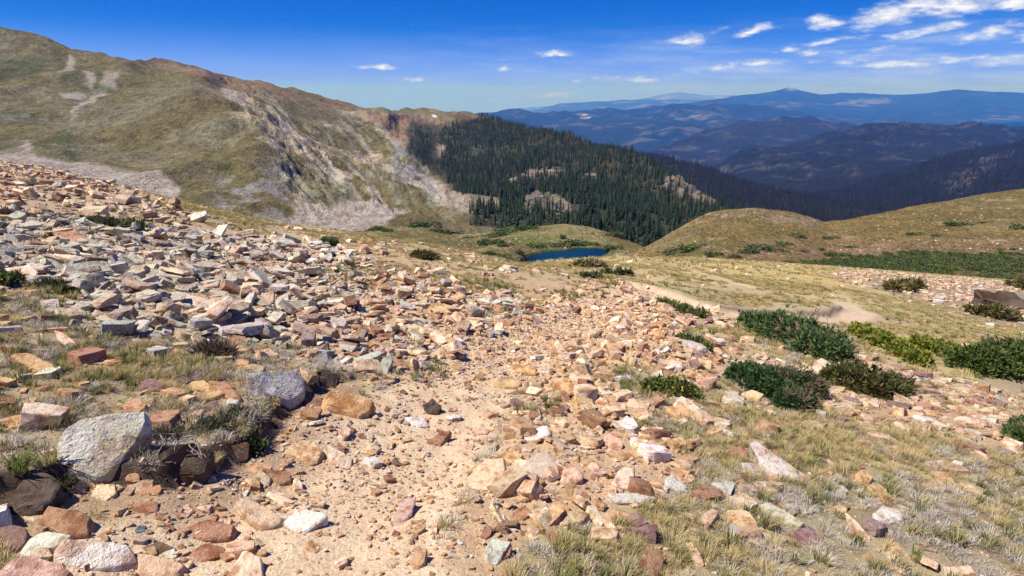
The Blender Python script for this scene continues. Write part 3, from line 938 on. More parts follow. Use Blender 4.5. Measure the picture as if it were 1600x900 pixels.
ridge_b = fan('burnt_ridge', np.arange(950, 2100, 4.0), [(950, 330, 2600), (1040, 300, 3000), (1110, 268, 3500), (1160, 245, 3800), (1230, 226, 4100), (1290, 214, 4300), (1350, 201, 4500), (1420, 196, 4600), (1500, 197, 4700), (1600, 204, 4700), (1750, 212, 4700), (2100, 225, 4700)],
              [(950, 370, 1500), (1100, 350, 1600), (1300, 335, 1700), (1600, 335, 1800), (2100, 335, 1800)], 90, 'long burnt ridge with grey dead forest across the valley', M_FAR, wood_cover(BURN, BURND_SHADED, BURNP_SHADED, 1.0, 60), noise=[(62, 620, 5, True, 61), (14, 120, 4, False, 62)], backdrop=.35, cat='ridge')
ridge_c = fan('wooded_ridge', np.arange(820, 1700, 4.0), [(820, 275, 5200), (950, 268, 5600), (1000, 250, 6000), (1040, 232, 6300), (1100, 209, 6800), (1150, 198, 7000), (1200, 184, 7300), (1235, 181, 7400), (1265, 182, 7500), (1300, 187, 7500), (1350, 197, 7500), (1450, 215, 7300), (1700, 240, 7000)],
              [(820, 330, 3400), (1200, 300, 3800), (1700, 300, 4000)], 80, 'rounded wooded ridge behind the burnt one', M_FAR, wood_cover((.015, .0145, .013), (.007, .009, .008), (.060, .055, .042), .85, 70), noise=[(85, 900, 5, True, 71)], backdrop=.3, cat='ridge')
PALE = (.165, .150, .125)
range_d = fan('foothill_range', np.arange(500, 1500, 4.0), [(500, 190, 12000), (700, 184, 12500), (755, 179, 12500), (790, 177, 12800), (830, 179, 13000), (880, 176, 13000), (930, 173, 13500), (1000, 170, 13500), (1050, 164, 13500), (1085, 166, 13500), (1112, 161, 13500), (1150, 167, 13500), (1200, 173, 13500), (1280, 180, 13500), (1500, 205, 13000)],
              [(500, 270, 5600), (900, 270, 6000), (1500, 250, 7600)], 110, 'hazy blue foothills with pale clearings beyond the forest spur', M_FAR,
              wood_cover((.010, .016, .011), (.007, .011, .008), (.080, .072, .055), .75, 80, [([(905, 186), (912, 183), (921, 187), (915, 192), (906, 191)], (.5, .42, .35), 1), ([(1050, 191), (1100, 184), (1125, 183), (1110, 189), (1060, 193)], PALE, .8), ([(1120, 188), (1150, 183), (1140, 188)], PALE, .8), ([(915, 203), (945, 200), (935, 207)], (.13, .10, .085), .8), ([(1040, 186), (1062, 183), (1055, 188)], PALE, .6)]),
              noise=[(150, 1500, 6, True, 81)], backdrop=.15, cat='hills')
range_g = fan('blue_range', np.arange(900, 2300, 4.0), [(900, 185, 20000), (1000, 172, 20000), (1060, 164, 20000), (1130, 154, 20500), (1180, 147, 20800), (1210, 142, 21000), (1232, 138, 21000), (1255, 143, 21000), (1280, 147, 21000), (1300, 146, 22000), (1314, 143.5, 22000), (1330, 146, 22000), (1350, 147, 22000), (1400, 150, 22000), (1440, 148, 21000), (1470, 144, 20000), (1490, 141.5, 20000), (1520, 143.5, 20000), (1560, 145, 20000), (1600, 146, 20000), (1900, 148, 20000), (2300, 152, 20000)],
              [(900, 215, 12500), (1300, 200, 13500), (1600, 193, 15000), (2300, 193, 15000)], 80, 'far blue mountain range with a pale pointed summit', M_FAR,
              wood_cover((.010, .012, .010), (.007, .009, .007), (.04, .034, .03), .5, 90, [([(1285, 165), (1330, 158), (1380, 153), (1395, 158), (1400, 162), (1340, 167)], PALE, .9), ([(1222, 142), (1234, 136), (1246, 142), (1234, 144)], (.30, .25, .22), .8), ([(1195, 167), (1240, 161), (1260, 165), (1215, 169)], PALE, .7), ([(1450, 180), (1470, 172), (1462, 183)], PALE, .7), ([(1520, 190), (1590, 180), (1600, 190)], PALE, .6), ([(1130, 166), (1180, 162), (1170, 167)], PALE, .5)]),
              noise=[(70, 2200, 5, True, 91)], backdrop=.1, cat='mountains')
range_e = fan('distant_range', np.arange(600, 1500, 5.0), [(600, 192, 30000), (760, 187, 30000), (815, 179, 30000), (860, 167, 30000), (900, 160.5, 30000), (935, 157.5, 30000), (970, 156, 30000), (990, 157.5, 30000), (1040, 158, 30000), (1100, 158, 30000), (1200, 162, 30000), (1500, 175, 30000)],
              [(600, 196, 22000), (1500, 190, 22000)], 40, 'pale blue distant range left of the far summits', M_FAR, wood_cover((.03, .036, .03), (.018, .024, .018), (.14, .12, .11), .6, 100), noise=[(120, 2600, 5, True, 101)], backdrop=.08, cat='mountains')
range_f = fan('farthest_range', np.arange(800, 1500, 5.0), [(800, 170, 46000), (950, 162, 46000), (990, 157, 46000), (1015, 152, 46000), (1040, 147, 46000), (1062, 145, 46000), (1085, 146.5, 46000), (1105, 150, 46000), (1130, 151, 46000), (1145, 149, 46000), (1165, 152, 46000), (1210, 156, 46000), (1500, 165, 46000)],
              [(800, 180, 34000), (1500, 176, 34000)], 30, 'farthest faint range on the horizon', M_FAR, wood_cover((.08, .08, .075), (.05, .055, .05), (.26, .22, .20), .7, 110), noise=[(120, 3000, 5, True, 111)], backdrop=.06, cat='mountains')
# plain under it all, out to the horizon
_s = np.concatenate([-np.geomspace(70000, 400, 110), np.geomspace(400, 70000, 110)])
_X, _Y = np.meshgrid(_s, np.concatenate([[-4000, -1500], np.geomspace(600, 68000, 150)]))
_Z = -1010 + 60 * fbm(_X / 4000, _Y / 4000, 5, 121)
_d0 = np.maximum(np.hypot(_X, _Y) - 19000, 0)
_Z = _Z - 2150 * (_d0 / 49000) ** 1.7                        # the land falls away beyond the ranges
_Vp = np.stack([_X.ravel(), _Y.ravel(), _Z.ravel()], -1)
_u, _v, _d = proj(_Vp)
_w = fbm(_Vp[:, 0] / 1500, _Vp[:, 1] / 700, 5, 131, .6)
_c = lerp(np.tile(np.array((.012, .013, .011)), (len(_Vp), 1)), (.20, .165, .13), .8 * sstep(.05, .4, _w))
tag(link('plain', mesh_np('plain', _Vp, grid_faces(_X.shape[0], _X.shape[1]), [M_FAR], {'cover': _c})), 'valley plain of woods and pale grassland reaching the horizon', 'plain', kind='structure')

# ================================================================== ROCKS
def template_collection(name, meshes):
    c = bpy.data.collections.new(name)
    for i, m in enumerate(meshes):
        c.objects.link(bpy.data.objects.new('%s_%02d' % (name, i), m))
    return c


def scatter(name, coll, pts, rots, scl, idx, label, cat, attrs=None):
    """ONE object of stuff: template pieces set on places with given turn and size"""
    pts = np.asarray(pts, np.float32)
    me = bpy.data.meshes.new(name)
    me.vertices.add(len(pts)); me.vertices.foreach_set('co', pts.ravel())
    me.update()
    scl = np.asarray(scl, np.float32)
    if scl.ndim == 1: scl = np.repeat(scl[:, None], 3, 1)
    for an, arr, ty, key in (('rot', np.asarray(rots, np.float32), 'FLOAT_VECTOR', 'vector'), ('scl', scl, 'FLOAT_VECTOR', 'vector'), ('idx', np.asarray(idx, np.int32), 'INT', 'value')):
        a = me.attributes.new(an, ty, 'POINT'); a.data.foreach_set(key, arr.ravel())
    for an, arr in (attrs or {}).items():
        arr = np.asarray(arr, np.float32)
        if arr.ndim == 2:
            arr = np.hstack([arr, np.ones((len(arr), 1), np.float32)])
            a = me.attributes.new(an, 'FLOAT_COLOR', 'POINT'); a.data.foreach_set('color', arr.ravel())
        else:
            a = me.attributes.new(an, 'FLOAT', 'POINT'); a.data.foreach_set('value', arr)
    o = tag(link(name, me), label, cat, kind='stuff')
    g = bpy.data.node_groups.new(name + '_nodes', 'GeometryNodeTree')
    g.interface.new_socket('Geometry', in_out='INPUT', socket_type='NodeSocketGeometry')
    g.interface.new_socket('Geometry', in_out='OUTPUT', socket_type='NodeSocketGeometry')
    n = g.nodes
    gi, go = n.new('NodeGroupInput'), n.new('NodeGroupOutput')
    ci = n.new('GeometryNodeCollectionInfo')
    ci.inputs['Collection'].default_value = coll
    ci.inputs['Separate Children'].default_value = True
    ci.inputs['Reset Children'].default_value = True
    ip = n.new('GeometryNodeInstanceOnPoints')
    ip.inputs['Pick Instance'].default_value = True

    def na(nm, ty):
        x = n.new('GeometryNodeInputNamedAttribute'); x.data_type = ty; x.inputs[0].default_value = nm
        return next(s for s in x.outputs if s.enabled)
    er = n.new('FunctionNodeEulerToRotation')
    L = g.links.new
    L(gi.outputs[0], ip.inputs['Points']); L(ci.outputs[0], ip.inputs['Instance'])
    L(na('idx', 'INT'), ip.inputs['Instance Index'])
    L(na('rot', 'FLOAT_VECTOR'), er.inputs[0]); L(er.outputs[0], ip.inputs['Rotation'])
    L(na('scl', 'FLOAT_VECTOR'), ip.inputs['Scale'])
    L(ip.outputs[0], go.inputs[0])
    o.modifiers.new('places', 'NODES').node_group = g
    return o


def rough_up(bm, cuts, amp, seed, bev):
    bmesh.ops.recalc_face_normals(bm, faces=bm.faces)
    bmesh.ops.dissolve_limit(bm, angle_limit=R(4), verts=bm.verts, edges=bm.edges)
    if bev:
        bmesh.ops.bevel(bm, geom=list(bm.edges), offset=bev, segments=1, affect='EDGES', clamp_overlap=True)
    bmesh.ops.triangulate(bm, faces=bm.faces)
    if cuts:
        le = [e for e in bm.edges if e.calc_length() > .17]
        bmesh.ops.subdivide_edges(bm, edges=le, cuts=cuts, use_grid_fill=True)
        bmesh.ops.triangulate(bm, faces=bm.faces)
        le = [e for e in bm.edges if e.calc_length() > .20]
        if le:
            bmesh.ops.subdivide_edges(bm, edges=le, cuts=1)
            bmesh.ops.triangulate(bm, faces=bm.faces)
    off = Vector((seed * 3.17, seed * 1.31, seed * .77))
    bm.normal_update()
    mv = []
    for v in bm.verts:
        p = v.co * 3.2 + off
        k = mathutils.noise.noise(p) * .7 + mathutils.noise.noise(p * 2.7) * .5 + mathutils.noise.noise(p * 6.1) * .22
        mv.append((v, v.normal * k * amp))
    for v, d in mv:
        v.co += d


def finish_rock(bm, name, angle=28):
    me = bpy.data.meshes.new(name)
    bm.to_mesh(me); bm.free()
    me.polygons.foreach_set('use_smooth', np.ones(len(me.polygons), bool))
    me.set_sharp_from_angle(angle=R(angle))
    me.materials.append(ROCK)
    return me


def rock_template(name, kind, seed, cuts=1):
    rng = random.Random(seed)
    dims = {'slab': (1, rng.uniform(.6, .85), rng.uniform(.16, .28)), 'block': (1, rng.uniform(.65, .9), rng.uniform(.42, .62)), 'wedge': (1, rng.uniform(.55, .8), rng.uniform(.32, .48)), 'shard': (1, rng.uniform(.3, .45), rng.uniform(.15, .26))}[kind]
    bm = bmesh.new()
    bmesh.ops.create_cube(bm, size=1.0)
    for v in bm.verts:
        v.co = Vector((v.co.x * dims[0] * rng.uniform(.85, 1.05), v.co.y * dims[1] * rng.uniform(.8, 1.05), v.co.z * dims[2] * rng.uniform(.75, 1.1)))
    ncut = {'slab': 6, 'block': 8, 'wedge': 7, 'shard': 5}[kind]
    for c in range(ncut):
        a = rng.uniform(0, 2 * math.pi)
        n = Vector((math.cos(a) / dims[0], math.sin(a) / dims[1], (rng.uniform(-.6, .6) if kind in ('slab', 'shard') else rng.uniform(-1.1, 1.3)) / dims[2] * .35)).normalized()
        ext = abs(n.x) * dims[0] * .5 + abs(n.y) * dims[1] * .5 + abs(n.z) * dims[2] * .5
        g = bmesh.ops.bisect_plane(bm, geom=bm.verts[:] + bm.edges[:] + bm.faces[:], plane_co=n * ext * rng.uniform(.60, .88), plane_no=n, clear_outer=True)
        ed = [e for e in g['geom_cut'] if isinstance(e, bmesh.types.BMEdge)]
        if ed:
            bmesh.ops.holes_fill(bm, edges=[e for e in bm.edges if e.is_boundary])
    if kind == 'wedge':
        k = rng.uniform(.35, .7)
        for v in bm.verts: v.co.z += v.co.x * k * dims[2] if v.co.z > 0 else 0
    rough_up(bm, cuts, .042, seed, .026)
    return finish_rock(bm, name)


KINDS = ['slab'] * 16 + ['block'] * 7 + ['wedge'] * 9 + ['shard'] * 5
TEMPL = [rock_template('rock_shape_%02d' % i, k, 100 + i) for i, k in enumerate(KINDS)]
PEB = [rock_template('pebble_shape_%02d' % i, ['block', 'slab', 'wedge'][i % 3], 300 + i, 0) for i in range(10)]
C_ROCK, C_PEB = template_collection('rock_piece', TEMPL), template_collection('pebble_piece', PEB)

PAL = {'tan': (.58, .41, .255), 'orange': (.54, .335, .175), 'rust': (.36, .190, .110), 'pink': (.54, .385, .27), 'cream': (.69, .535, .355), 'white': (.66, .60, .51), 'grey': (.51, .465, .385), 'brown': (.24, .145, .09), 'mauve': (.26, .165, .15),
       'blue': (.17, .20, .235), 'soil': (.095, .066, .048)}
WORD = {'tan': 'tan', 'orange': 'orange-tan', 'rust': 'rust-brown', 'pink': 'pinkish', 'cream': 'cream', 'white': 'whitish', 'grey': 'grey', 'brown': 'dark brown', 'mauve': 'mauve', 'blue': 'blue-grey', 'soil': 'dark'}

# ---- the rocks that can be told apart: outline on the photograph, laid on the ground at true size
# (outline, colour, lichen, thickness share, lean towards the camera, label, short name for use in neighbours' labels)
HERO = [
 ([(102, 670), (125, 653), (166, 654), (227, 641), (228, 658), (211, 692), (166, 741), (125, 740), (100, 734), (90, 711), (89, 692)], 'grey', .9, .34, .35, 'large flat grey boulder with yellow-green lichen overhanging the cut bank', 'large grey lichen boulder'),
 ([(85, 858), (102, 841), (200, 849), (215, 875), (181, 887), (125, 885), (87, 870)], 'white', .1, .3, .45, 'white slab with orange stains at the lower left of the trail', 'white orange-stained slab'),
 ([(26, 868), (49, 841), (76, 829), (113, 836), (98, 847), (75, 858), (42, 868)], 'white', .35, .3, .4, 'pale greenish-white slab behind the white orange-stained slab', 'greenish-white slab'),
 ([(-6, 897), (23, 872), (49, 866), (91, 881), (109, 894), (98, 910), (-5, 912)], 'pink', .1, .45, .5, 'rounded pinkish-brown rock in the bottom left corner', 'bottom left corner rock'),
 ([(0, 824), (23, 819), (43, 826), (40, 847), (23, 862), (-8, 864)], 'brown', .1, .5, .5, 'dark brown block at the left edge above the corner rock', 'left edge brown block'),
 ([(28, 792), (57, 783), (72, 797), (68, 810), (40, 812)], 'cream', 0, .4, .4, 'cream block below the cut bank near the left edge', 'cream block below the bank'),
 ([(75, 790), (124, 796), (140, 809), (136, 835), (108, 838), (60, 815)], 'rust', 0, .5, .3, 'brown block with a dark front right of the cream block', 'dark-fronted brown block'),
 ([(142, 775), (151, 758), (179, 756), (181, 771), (166, 781)], 'cream', 0, .35, .35, 'flat cream stone under the large grey lichen boulder', 'flat cream stone'),
 ([(196, 794), (219, 781), (247, 783), (242, 798), (215, 802)], 'rust', 0, .2, .3, 'flat rust slab half sunk in the trail dirt below the bank', 'sunken rust slab'),
 ([(279, 828), (325, 809), (366, 820), (363, 836), (340, 840), (287, 844)], 'rust', 0, .35, .5, 'low brown rock with an orange right end on the trail', 'low brown rock'),
 ([(223, 853), (249, 845), (272, 855), (261, 864), (234, 864)], 'brown', 0, .35, .4, 'small dark brown stone above the whitish chip on the trail', 'dark brown trail stone'),
 ([(291, 866), (321, 847), (351, 855), (351, 866), (313, 877)], 'rust', 0, .4, .4, 'brown stone with a dark patch in front of the low brown rock', 'dark-patched stone'),
 ([(238, 870), (272, 856), (276, 868), (261, 877)], 'white', 0, .25, .4, 'whitish flat chip in front of the dark brown trail stone', 'whitish flat chip'),
 ([(215, 864), (264, 870), (285, 881), (272, 905), (219, 908)], 'tan', 0, .4, .5, 'tan block at the bottom edge right of the white orange-stained slab', 'bottom edge tan block'),
 ([(352, 905), (384, 858), (407, 870), (412, 908)], 'cream', 0, .4, .5, 'pinkish cream rock cut by the bottom edge on the trail', 'bottom edge cream rock'),
 ([(369, 783), (384, 777), (429, 798), (441, 809), (433, 821), (407, 828), (391, 817)], 'tan', 0, .45, .5, 'pinkish tan boulder with a shaded underside on the trail', 'pinkish tan trail boulder'),
 ([(443, 817), (463, 794), (509, 802), (509, 809), (475, 832), (444, 824)], 'white', 0, .35, .5, 'tan rock with a bright white face in the middle of the trail', 'white-faced trail rock'),
 ([(384, 586), (426, 581), (467, 575), (478, 602), (475, 613), (452, 626), (426, 617), (400, 600)], 'grey', .9, .4, .35, 'square grey lichen block jutting from the top of the bank', 'square grey lichen block'),
 ([(505, 620), (516, 611), (550, 615), (580, 626), (577, 639), (562, 649), (539, 641), (509, 632)], 'orange', 0, .5, .35, 'orange-tan block with a broken front beside the end of the bank', 'orange-tan bank block'),
 ([(476, 611), (490, 612), (505, 625), (503, 636), (474, 633)], 'brown', 0, .4, .45, 'brown wedge between the square grey block and the orange-tan block', 'brown wedge'),
 ([(444, 703), (460, 692), (490, 688), (503, 703), (497, 722), (482, 726)], 'tan', 0, .45, .5, 'tan block with a shaded right face below the bank hollow', 'shaded tan block'),
 ([(505, 703), (516, 696), (550, 715), (548, 730), (531, 732), (516, 715)], 'cream', 0, .3, .5, 'cream rock with a white corner right of the shaded tan block', 'white-cornered cream rock'),
 ([(345, 700), (388, 690), (384, 711), (365, 722), (343, 719)], 'orange', 0, .3, .7, 'tilted orange slab leaning on the foot of the bank', 'tilted orange slab'),
 ([(388, 756), (407, 734), (422, 745), (420, 758)], 'pink', 0, .4, .5, 'small pinkish triangular stone left of the rusty stone', 'pinkish triangular stone'),
 ([(410, 731), (452, 737), (454, 749), (437, 757)], 'rust', 0, .35, .5, 'rusty flat stone right of the pinkish triangular stone', 'rusty flat stone'),
 ([(612, 819), (630, 779), (648, 777), (641, 802), (622, 821)], 'pink', 0, .2, .3, 'long pale pink slab lying flat in the trail dirt', 'pale pink trail slab'),
 ([(641, 873), (652, 855), (667, 857), (663, 877), (648, 894)], 'orange', 0, .45, .6, 'upright orange stone at the lower right of the trail', 'upright orange stone'),
 ([(633, 652), (660, 651), (671, 666), (648, 668)], 'white', .25, .35, .5, 'grey-white stone on the trail just left of the dark clod', 'grey-white stone'),
 ([(663, 632), (675, 622), (690, 635), (686, 647), (667, 645)], 'soil', 0, .7, .5, 'lumpy dark earth clod on the trail', 'dark clod'),
 ([(667, 688), (690, 673), (705, 673), (690, 692), (671, 700)], 'rust', 0, .4, .6, 'brown tilted stone on the trail below the dark clod', 'brown tilted stone'),
 ([(210, 828), (216, 821), (227, 821), (226, 829), (213, 833)], 'blue', 0, .4, .3, 'small blue-grey pebble alone on the trail', 'blue-grey pebble'),
 ([(732, 745), (757, 717), (787, 715), (789, 737), (781, 760), (753, 766), (734, 760)], 'tan', 0, .6, .4, 'big angular brown block at the right side of the trail', 'big angular brown block'),
 ([(800, 749), (832, 711), (851, 703), (870, 722), (870, 739), (851, 745), (821, 758)], 'pink', 0, .2, .45, 'broad flat pale pink slab right of the big angular brown block', 'broad pink slab'),
 ([(781, 711), (798, 700), (817, 711), (802, 726)], 'orange', 0, .3, .4, 'flat orange stone between the big brown block and the pink slab', 'flat orange stone'),
 ([(810, 685), (832, 670), (855, 664), (861, 677), (840, 687)], 'white', .1, .35, .4, 'whitish stone behind the broad flat pink slab', 'whitish stone'),
 ([(877, 749), (885, 722), (912, 738), (910, 749), (889, 758)], 'cream', 0, .5, .5, 'cream block right of the broad flat pink slab', 'cream rubble block'),
 ([(957, 753), (968, 732), (991, 726), (991, 745), (979, 768), (964, 764)], 'cream', 0, .5, .7, 'upright cream block at the grass edge of the rubble', 'upright cream block'),
 ([(947, 707), (964, 702), (1006, 703), (1006, 713), (972, 717)], 'orange', 0, .3, .25, 'long orange-tan slab lying across the rubble top', 'long orange-tan slab'),
 ([(942, 681), (957, 675), (974, 692), (970, 702), (949, 702)], 'tan', 0, .5, .5, 'rounded tan stone behind the long orange-tan slab', 'rounded tan stone'),
 ([(866, 594), (877, 588), (905, 604), (922, 618), (921, 627), (895, 617), (875, 604)], 'orange', 0, .3, .3, 'long orange plank-like slab at the top of the rubble', 'orange plank-like slab'),
 ([(919, 609), (946, 620), (964, 630), (942, 632), (927, 622)], 'rust', 0, .3, .3, 'flat rusty slab right of the orange plank-like slab', 'flat rusty slab'),
 ([(1053, 632), (1064, 618), (1081, 626), (1098, 643), (1089, 651), (1060, 640)], 'cream', 0, .5, .5, 'pale domed rock beside the yellow-flowered shrub', 'pale domed rock'),
 ([(1040, 634), (1070, 634), (1085, 651), (1066, 656), (1044, 643)], 'orange', 0, .5, .45, 'tan block leaning against the pale domed rock', 'leaning tan block'),
 ([(757, 862), (768, 841), (798, 847), (790, 855), (774, 885), (762, 885)], 'white', .3, .4, .6, 'white stone by the grass near the bottom edge', 'white grass-edge stone'),
 ([(772, 866), (781, 849), (800, 851), (796, 868), (779, 877)], 'rust', 0, .6, .6, 'brown oval stone resting against the white grass-edge stone', 'brown oval stone'),
 ([(862, 805), (881, 796), (921, 800), (912, 813), (878, 821)], 'tan', 0, .4, .4, 'smooth tan slab where the rubble meets the grass', 'smooth tan slab'),
 ([(936, 805), (957, 796), (987, 802), (980, 817), (946, 817)], 'orange', 0, .4, .4, 'orange-brown stone in the grass right of the smooth tan slab', 'orange-brown grass stone'),
 ([(995, 885), (1013, 851), (1036, 862), (1036, 889), (1017, 907), (997, 900)], 'rust', 0, .5, .8, 'upright rusty slab in the grass at the bottom edge', 'upright rusty slab'),
 ([(949, 771), (987, 769), (1029, 775), (1013, 785), (964, 783)], 'grey', .8, .3, .25, 'flat grey lichen slab at the grass edge under the upright cream block', 'flat grey edge slab'),
 ([(1040, 749), (1051, 741), (1074, 760), (1066, 770), (1044, 758)], 'white', .1, .4, .5, 'whitish tan stone on the right edge of the rubble', 'right rubble edge stone'),
 ([(1173, 690), (1186, 690), (1212, 711), (1269, 749), (1262, 756), (1216, 745), (1190, 726)], 'grey', .95, .3, .45, 'long tilted grey lichen slab in the right grass', 'long grey slab'),
 ([(1190, 741), (1220, 745), (1212, 755), (1194, 753)], 'orange', 0, .5, .5, 'orange stone under the foot of the long grey slab', 'orange foot stone'),
 ([(1158, 722), (1180, 724), (1192, 738), (1170, 740)], 'grey', .6, .3, .35, 'grey stone left of the long tilted grey slab', 'grey side stone'),
 ([(1140, 702), (1158, 696), (1172, 706), (1166, 716), (1146, 716)], 'rust', 0, .5, .4, 'brown stone at the top left of the long grey slab', 'brown top stone'),
 ([(1190, 787), (1201, 785), (1258, 817), (1250, 822), (1216, 806)], 'grey', .8, .3, .3, 'narrow grey slab in the grass below the long grey slab', 'narrow grey slab'),
 ([(1233, 828), (1262, 823), (1288, 843), (1254, 852)], 'mauve', 0, .25, .45, 'flat mauve-brown slab in the right grass', 'mauve-brown slab'),
 ([(1330, 745), (1348, 732), (1365, 745), (1360, 753), (1337, 755)], 'orange', 0, .6, .5, 'orange block in the right grass above the sloping orange rock', 'orange grass block'),
 ([(1356, 760), (1375, 756), (1401, 783), (1394, 790), (1371, 775)], 'orange', 0, .4, .5, 'sloping orange rock half buried in the right grass', 'sloping orange rock'),
 ([(1305, 772), (1316, 758), (1326, 766), (1320, 777)], 'white', .2, .6, .6, 'small white block in the right grass', 'small white block'),
 ([(1324, 802), (1337, 813), (1360, 840), (1358, 850), (1348, 845), (1331, 821)], 'cream', 0, .3, .9, 'thin cream shard standing on edge in the right grass', 'thin cream shard'),
 ([(1288, 798), (1307, 789), (1328, 789), (1322, 800)], 'tan', 0, .4, .4, 'tan slab just above the thin cream shard', 'tan shard neighbour'),
 ([(1364, 802), (1379, 790), (1409, 796), (1409, 813), (1379, 819)], 'white', .5, .4, .45, 'white and orange slab with black lichen right of the cream shard', 'black-lichen white slab'),
 ([(1500, 755), (1518, 756), (1537, 773), (1518, 768)], 'tan', 0, .35, .4, 'thin tan slab in the grass near the right edge', 'thin tan slab'),
 ([(1392, 855), (1405, 851), (1415, 870), (1398, 868)], 'orange', 0, .4, .5, 'small orange stone low in the right grass', 'small orange stone'),
 ([(1505, 889), (1526, 896), (1526, 908), (1508, 908)], 'tan', 0, .5, .6, 'tan stone cut by the bottom edge at the right', 'bottom right tan stone'),
 ([(17, 555), (45, 550), (94, 575), (80, 586), (50, 578)], 'orange', 0, .3, .35, 'flat orange-brown slab in the left grass', 'left grass slab'),
 ([(85, 515), (100, 520), (120, 537), (108, 545), (92, 533)], 'cream', .1, .4, .5, 'cream and orange stone in the left grass below the boulder field', 'cream left stone'),
 ([(298, 596), (317, 593), (349, 613), (325, 624), (302, 617)], 'orange', 0, .45, .4, 'orange-tan block in the grass above the bank', 'orange grass-bank block'),
 ([(325, 594), (355, 596), (378, 624), (363, 627), (340, 609)], 'rust', 0, .25, .35, 'long rusty slab right of the orange-tan block above the bank', 'long rusty slab'),
 ([(213, 598), (234, 590), (257, 600), (253, 611), (227, 613)], 'mauve', 0, .25, .35, 'mauve slab in the left grass', 'mauve grass slab'),
 ([(193, 632), (212, 620), (230, 632), (219, 643), (196, 643)], 'orange', 0, .45, .45, 'orange stone behind the large grey lichen boulder', 'orange stone behind'),
 ([(-4, 658), (23, 649), (49, 647), (42, 662), (15, 668)], 'orange', .1, .4, .35, 'orange stone at the left edge in the grass', 'left edge orange stone'),
 ([(325, 632), (336, 624), (347, 634), (336, 645)], 'mauve', 0, .5, .5, 'small maroon block above the bank', 'small maroon block'),
 ([(366, 574), (394, 568), (415, 572), (408, 582), (372, 582)], 'tan', 0, .45, .35, 'tan rounded stone behind the square grey lichen block', 'tan rounded stone'),
 ([(81, 362), (119, 359), (141, 378), (134, 384), (103, 381)], 'rust', .3, .3, .35, 'big rust-red slab in the upper left boulder field', 'rust-red slab'),
 ([(234, 455), (281, 456), (341, 469), (334, 481), (306, 481), (266, 466)], 'pink', .6, .25, .35, 'long lichen-spotted slab across the middle of the boulder field', 'long spotted slab'),
 ([(400, 472), (409, 458), (428, 453), (427, 472), (409, 480)], 'pink', 0, .4, .7, 'pale pink block tilted up in the boulder field', 'tilted pink block'),
 ([(428, 465), (453, 456), (453, 469), (434, 474)], 'orange', 0, .5, .5, 'orange block right of the tilted pink block', 'orange field block'),
 ([(62, 469), (91, 466), (94, 484), (69, 491)], 'grey', 1, .4, .5, 'green lichen-covered stone at the left of the boulder field', 'green lichen stone'),
 ([(97, 487), (125, 470), (134, 481), (128, 494)], 'grey', 1, .4, .5, 'greenish angular block right of the green lichen-covered stone', 'greenish angular block'),
 ([(6, 419), (47, 412), (59, 425), (56, 437), (19, 437)], 'cream', .3, .5, .5, 'rounded cream boulder at the left edge of the boulder field', 'rounded cream boulder'),
 ([(594, 583), (597, 561), (609, 552), (614, 561), (603, 588)], 'grey', .5, .4, .9, 'grey stone leaning upright at the foot of the boulder field', 'leaning grey stone'),
 ([(550, 560), (594, 546), (597, 552), (559, 573)], 'grey', .5, .4, .35, 'long grey-brown slab left of the leaning grey stone', 'grey-brown slab'),
 ([(667, 483), (675, 474), (706, 477), (708, 488), (672, 490)], 'orange', 0, .5, .4, 'orange block at the right end of the boulder field', 'orange end block'),
 ([(797, 574), (806, 569), (837, 574), (837, 583), (800, 581)], 'orange', 0, .5, .35, 'orange-tan brick-like block on the upper trail', 'brick-like block'),
 ([(766, 592), (775, 589), (816, 596), (812, 603), (772, 606)], 'orange', 0, .4, .35, 'low orange slab on the trail below the brick-like block', 'low orange slab'),
 ([(475, 510), (494, 507), (528, 514), (516, 525), (481, 522)], 'rust', .1, .35, .35, 'rust-brown slab low in the boulder field', 'low rust slab'),
]
CLODS = [
 ([(-10, 745), (55, 733), (92, 760), (70, 792), (0, 802)], 'soil', 0, .5, .6, 'dark overhanging earth bank end at the left edge', 'left earth bank'),
 ([(242, 706), (262, 694), (300, 690), (332, 705), (320, 740), (268, 745)], 'soil', 0, .6, .6, 'dark root-bound earth lump right of the large grey lichen boulder', 'root-bound earth lump'),
 ([(485, 587), (508, 575), (530, 588), (522, 610), (497, 610)], 'soil', 0, .6, .6, 'dark crumbly earth lump right of the square grey lichen block', 'crumbly earth lump'),
 ([(1526, 456), (1552, 453), (1600, 460), (1645, 468), (1645, 488), (1600, 484), (1560, 474), (1536, 468)], 'soil', 0, .25, .9, 'dark eroded peat bank at the right edge above the brownish shrub', 'dark peat bank'),
]
HERO += CLODS
RINFO = []                       # (u, v, short name) of the told-apart rocks
HPOLY = []
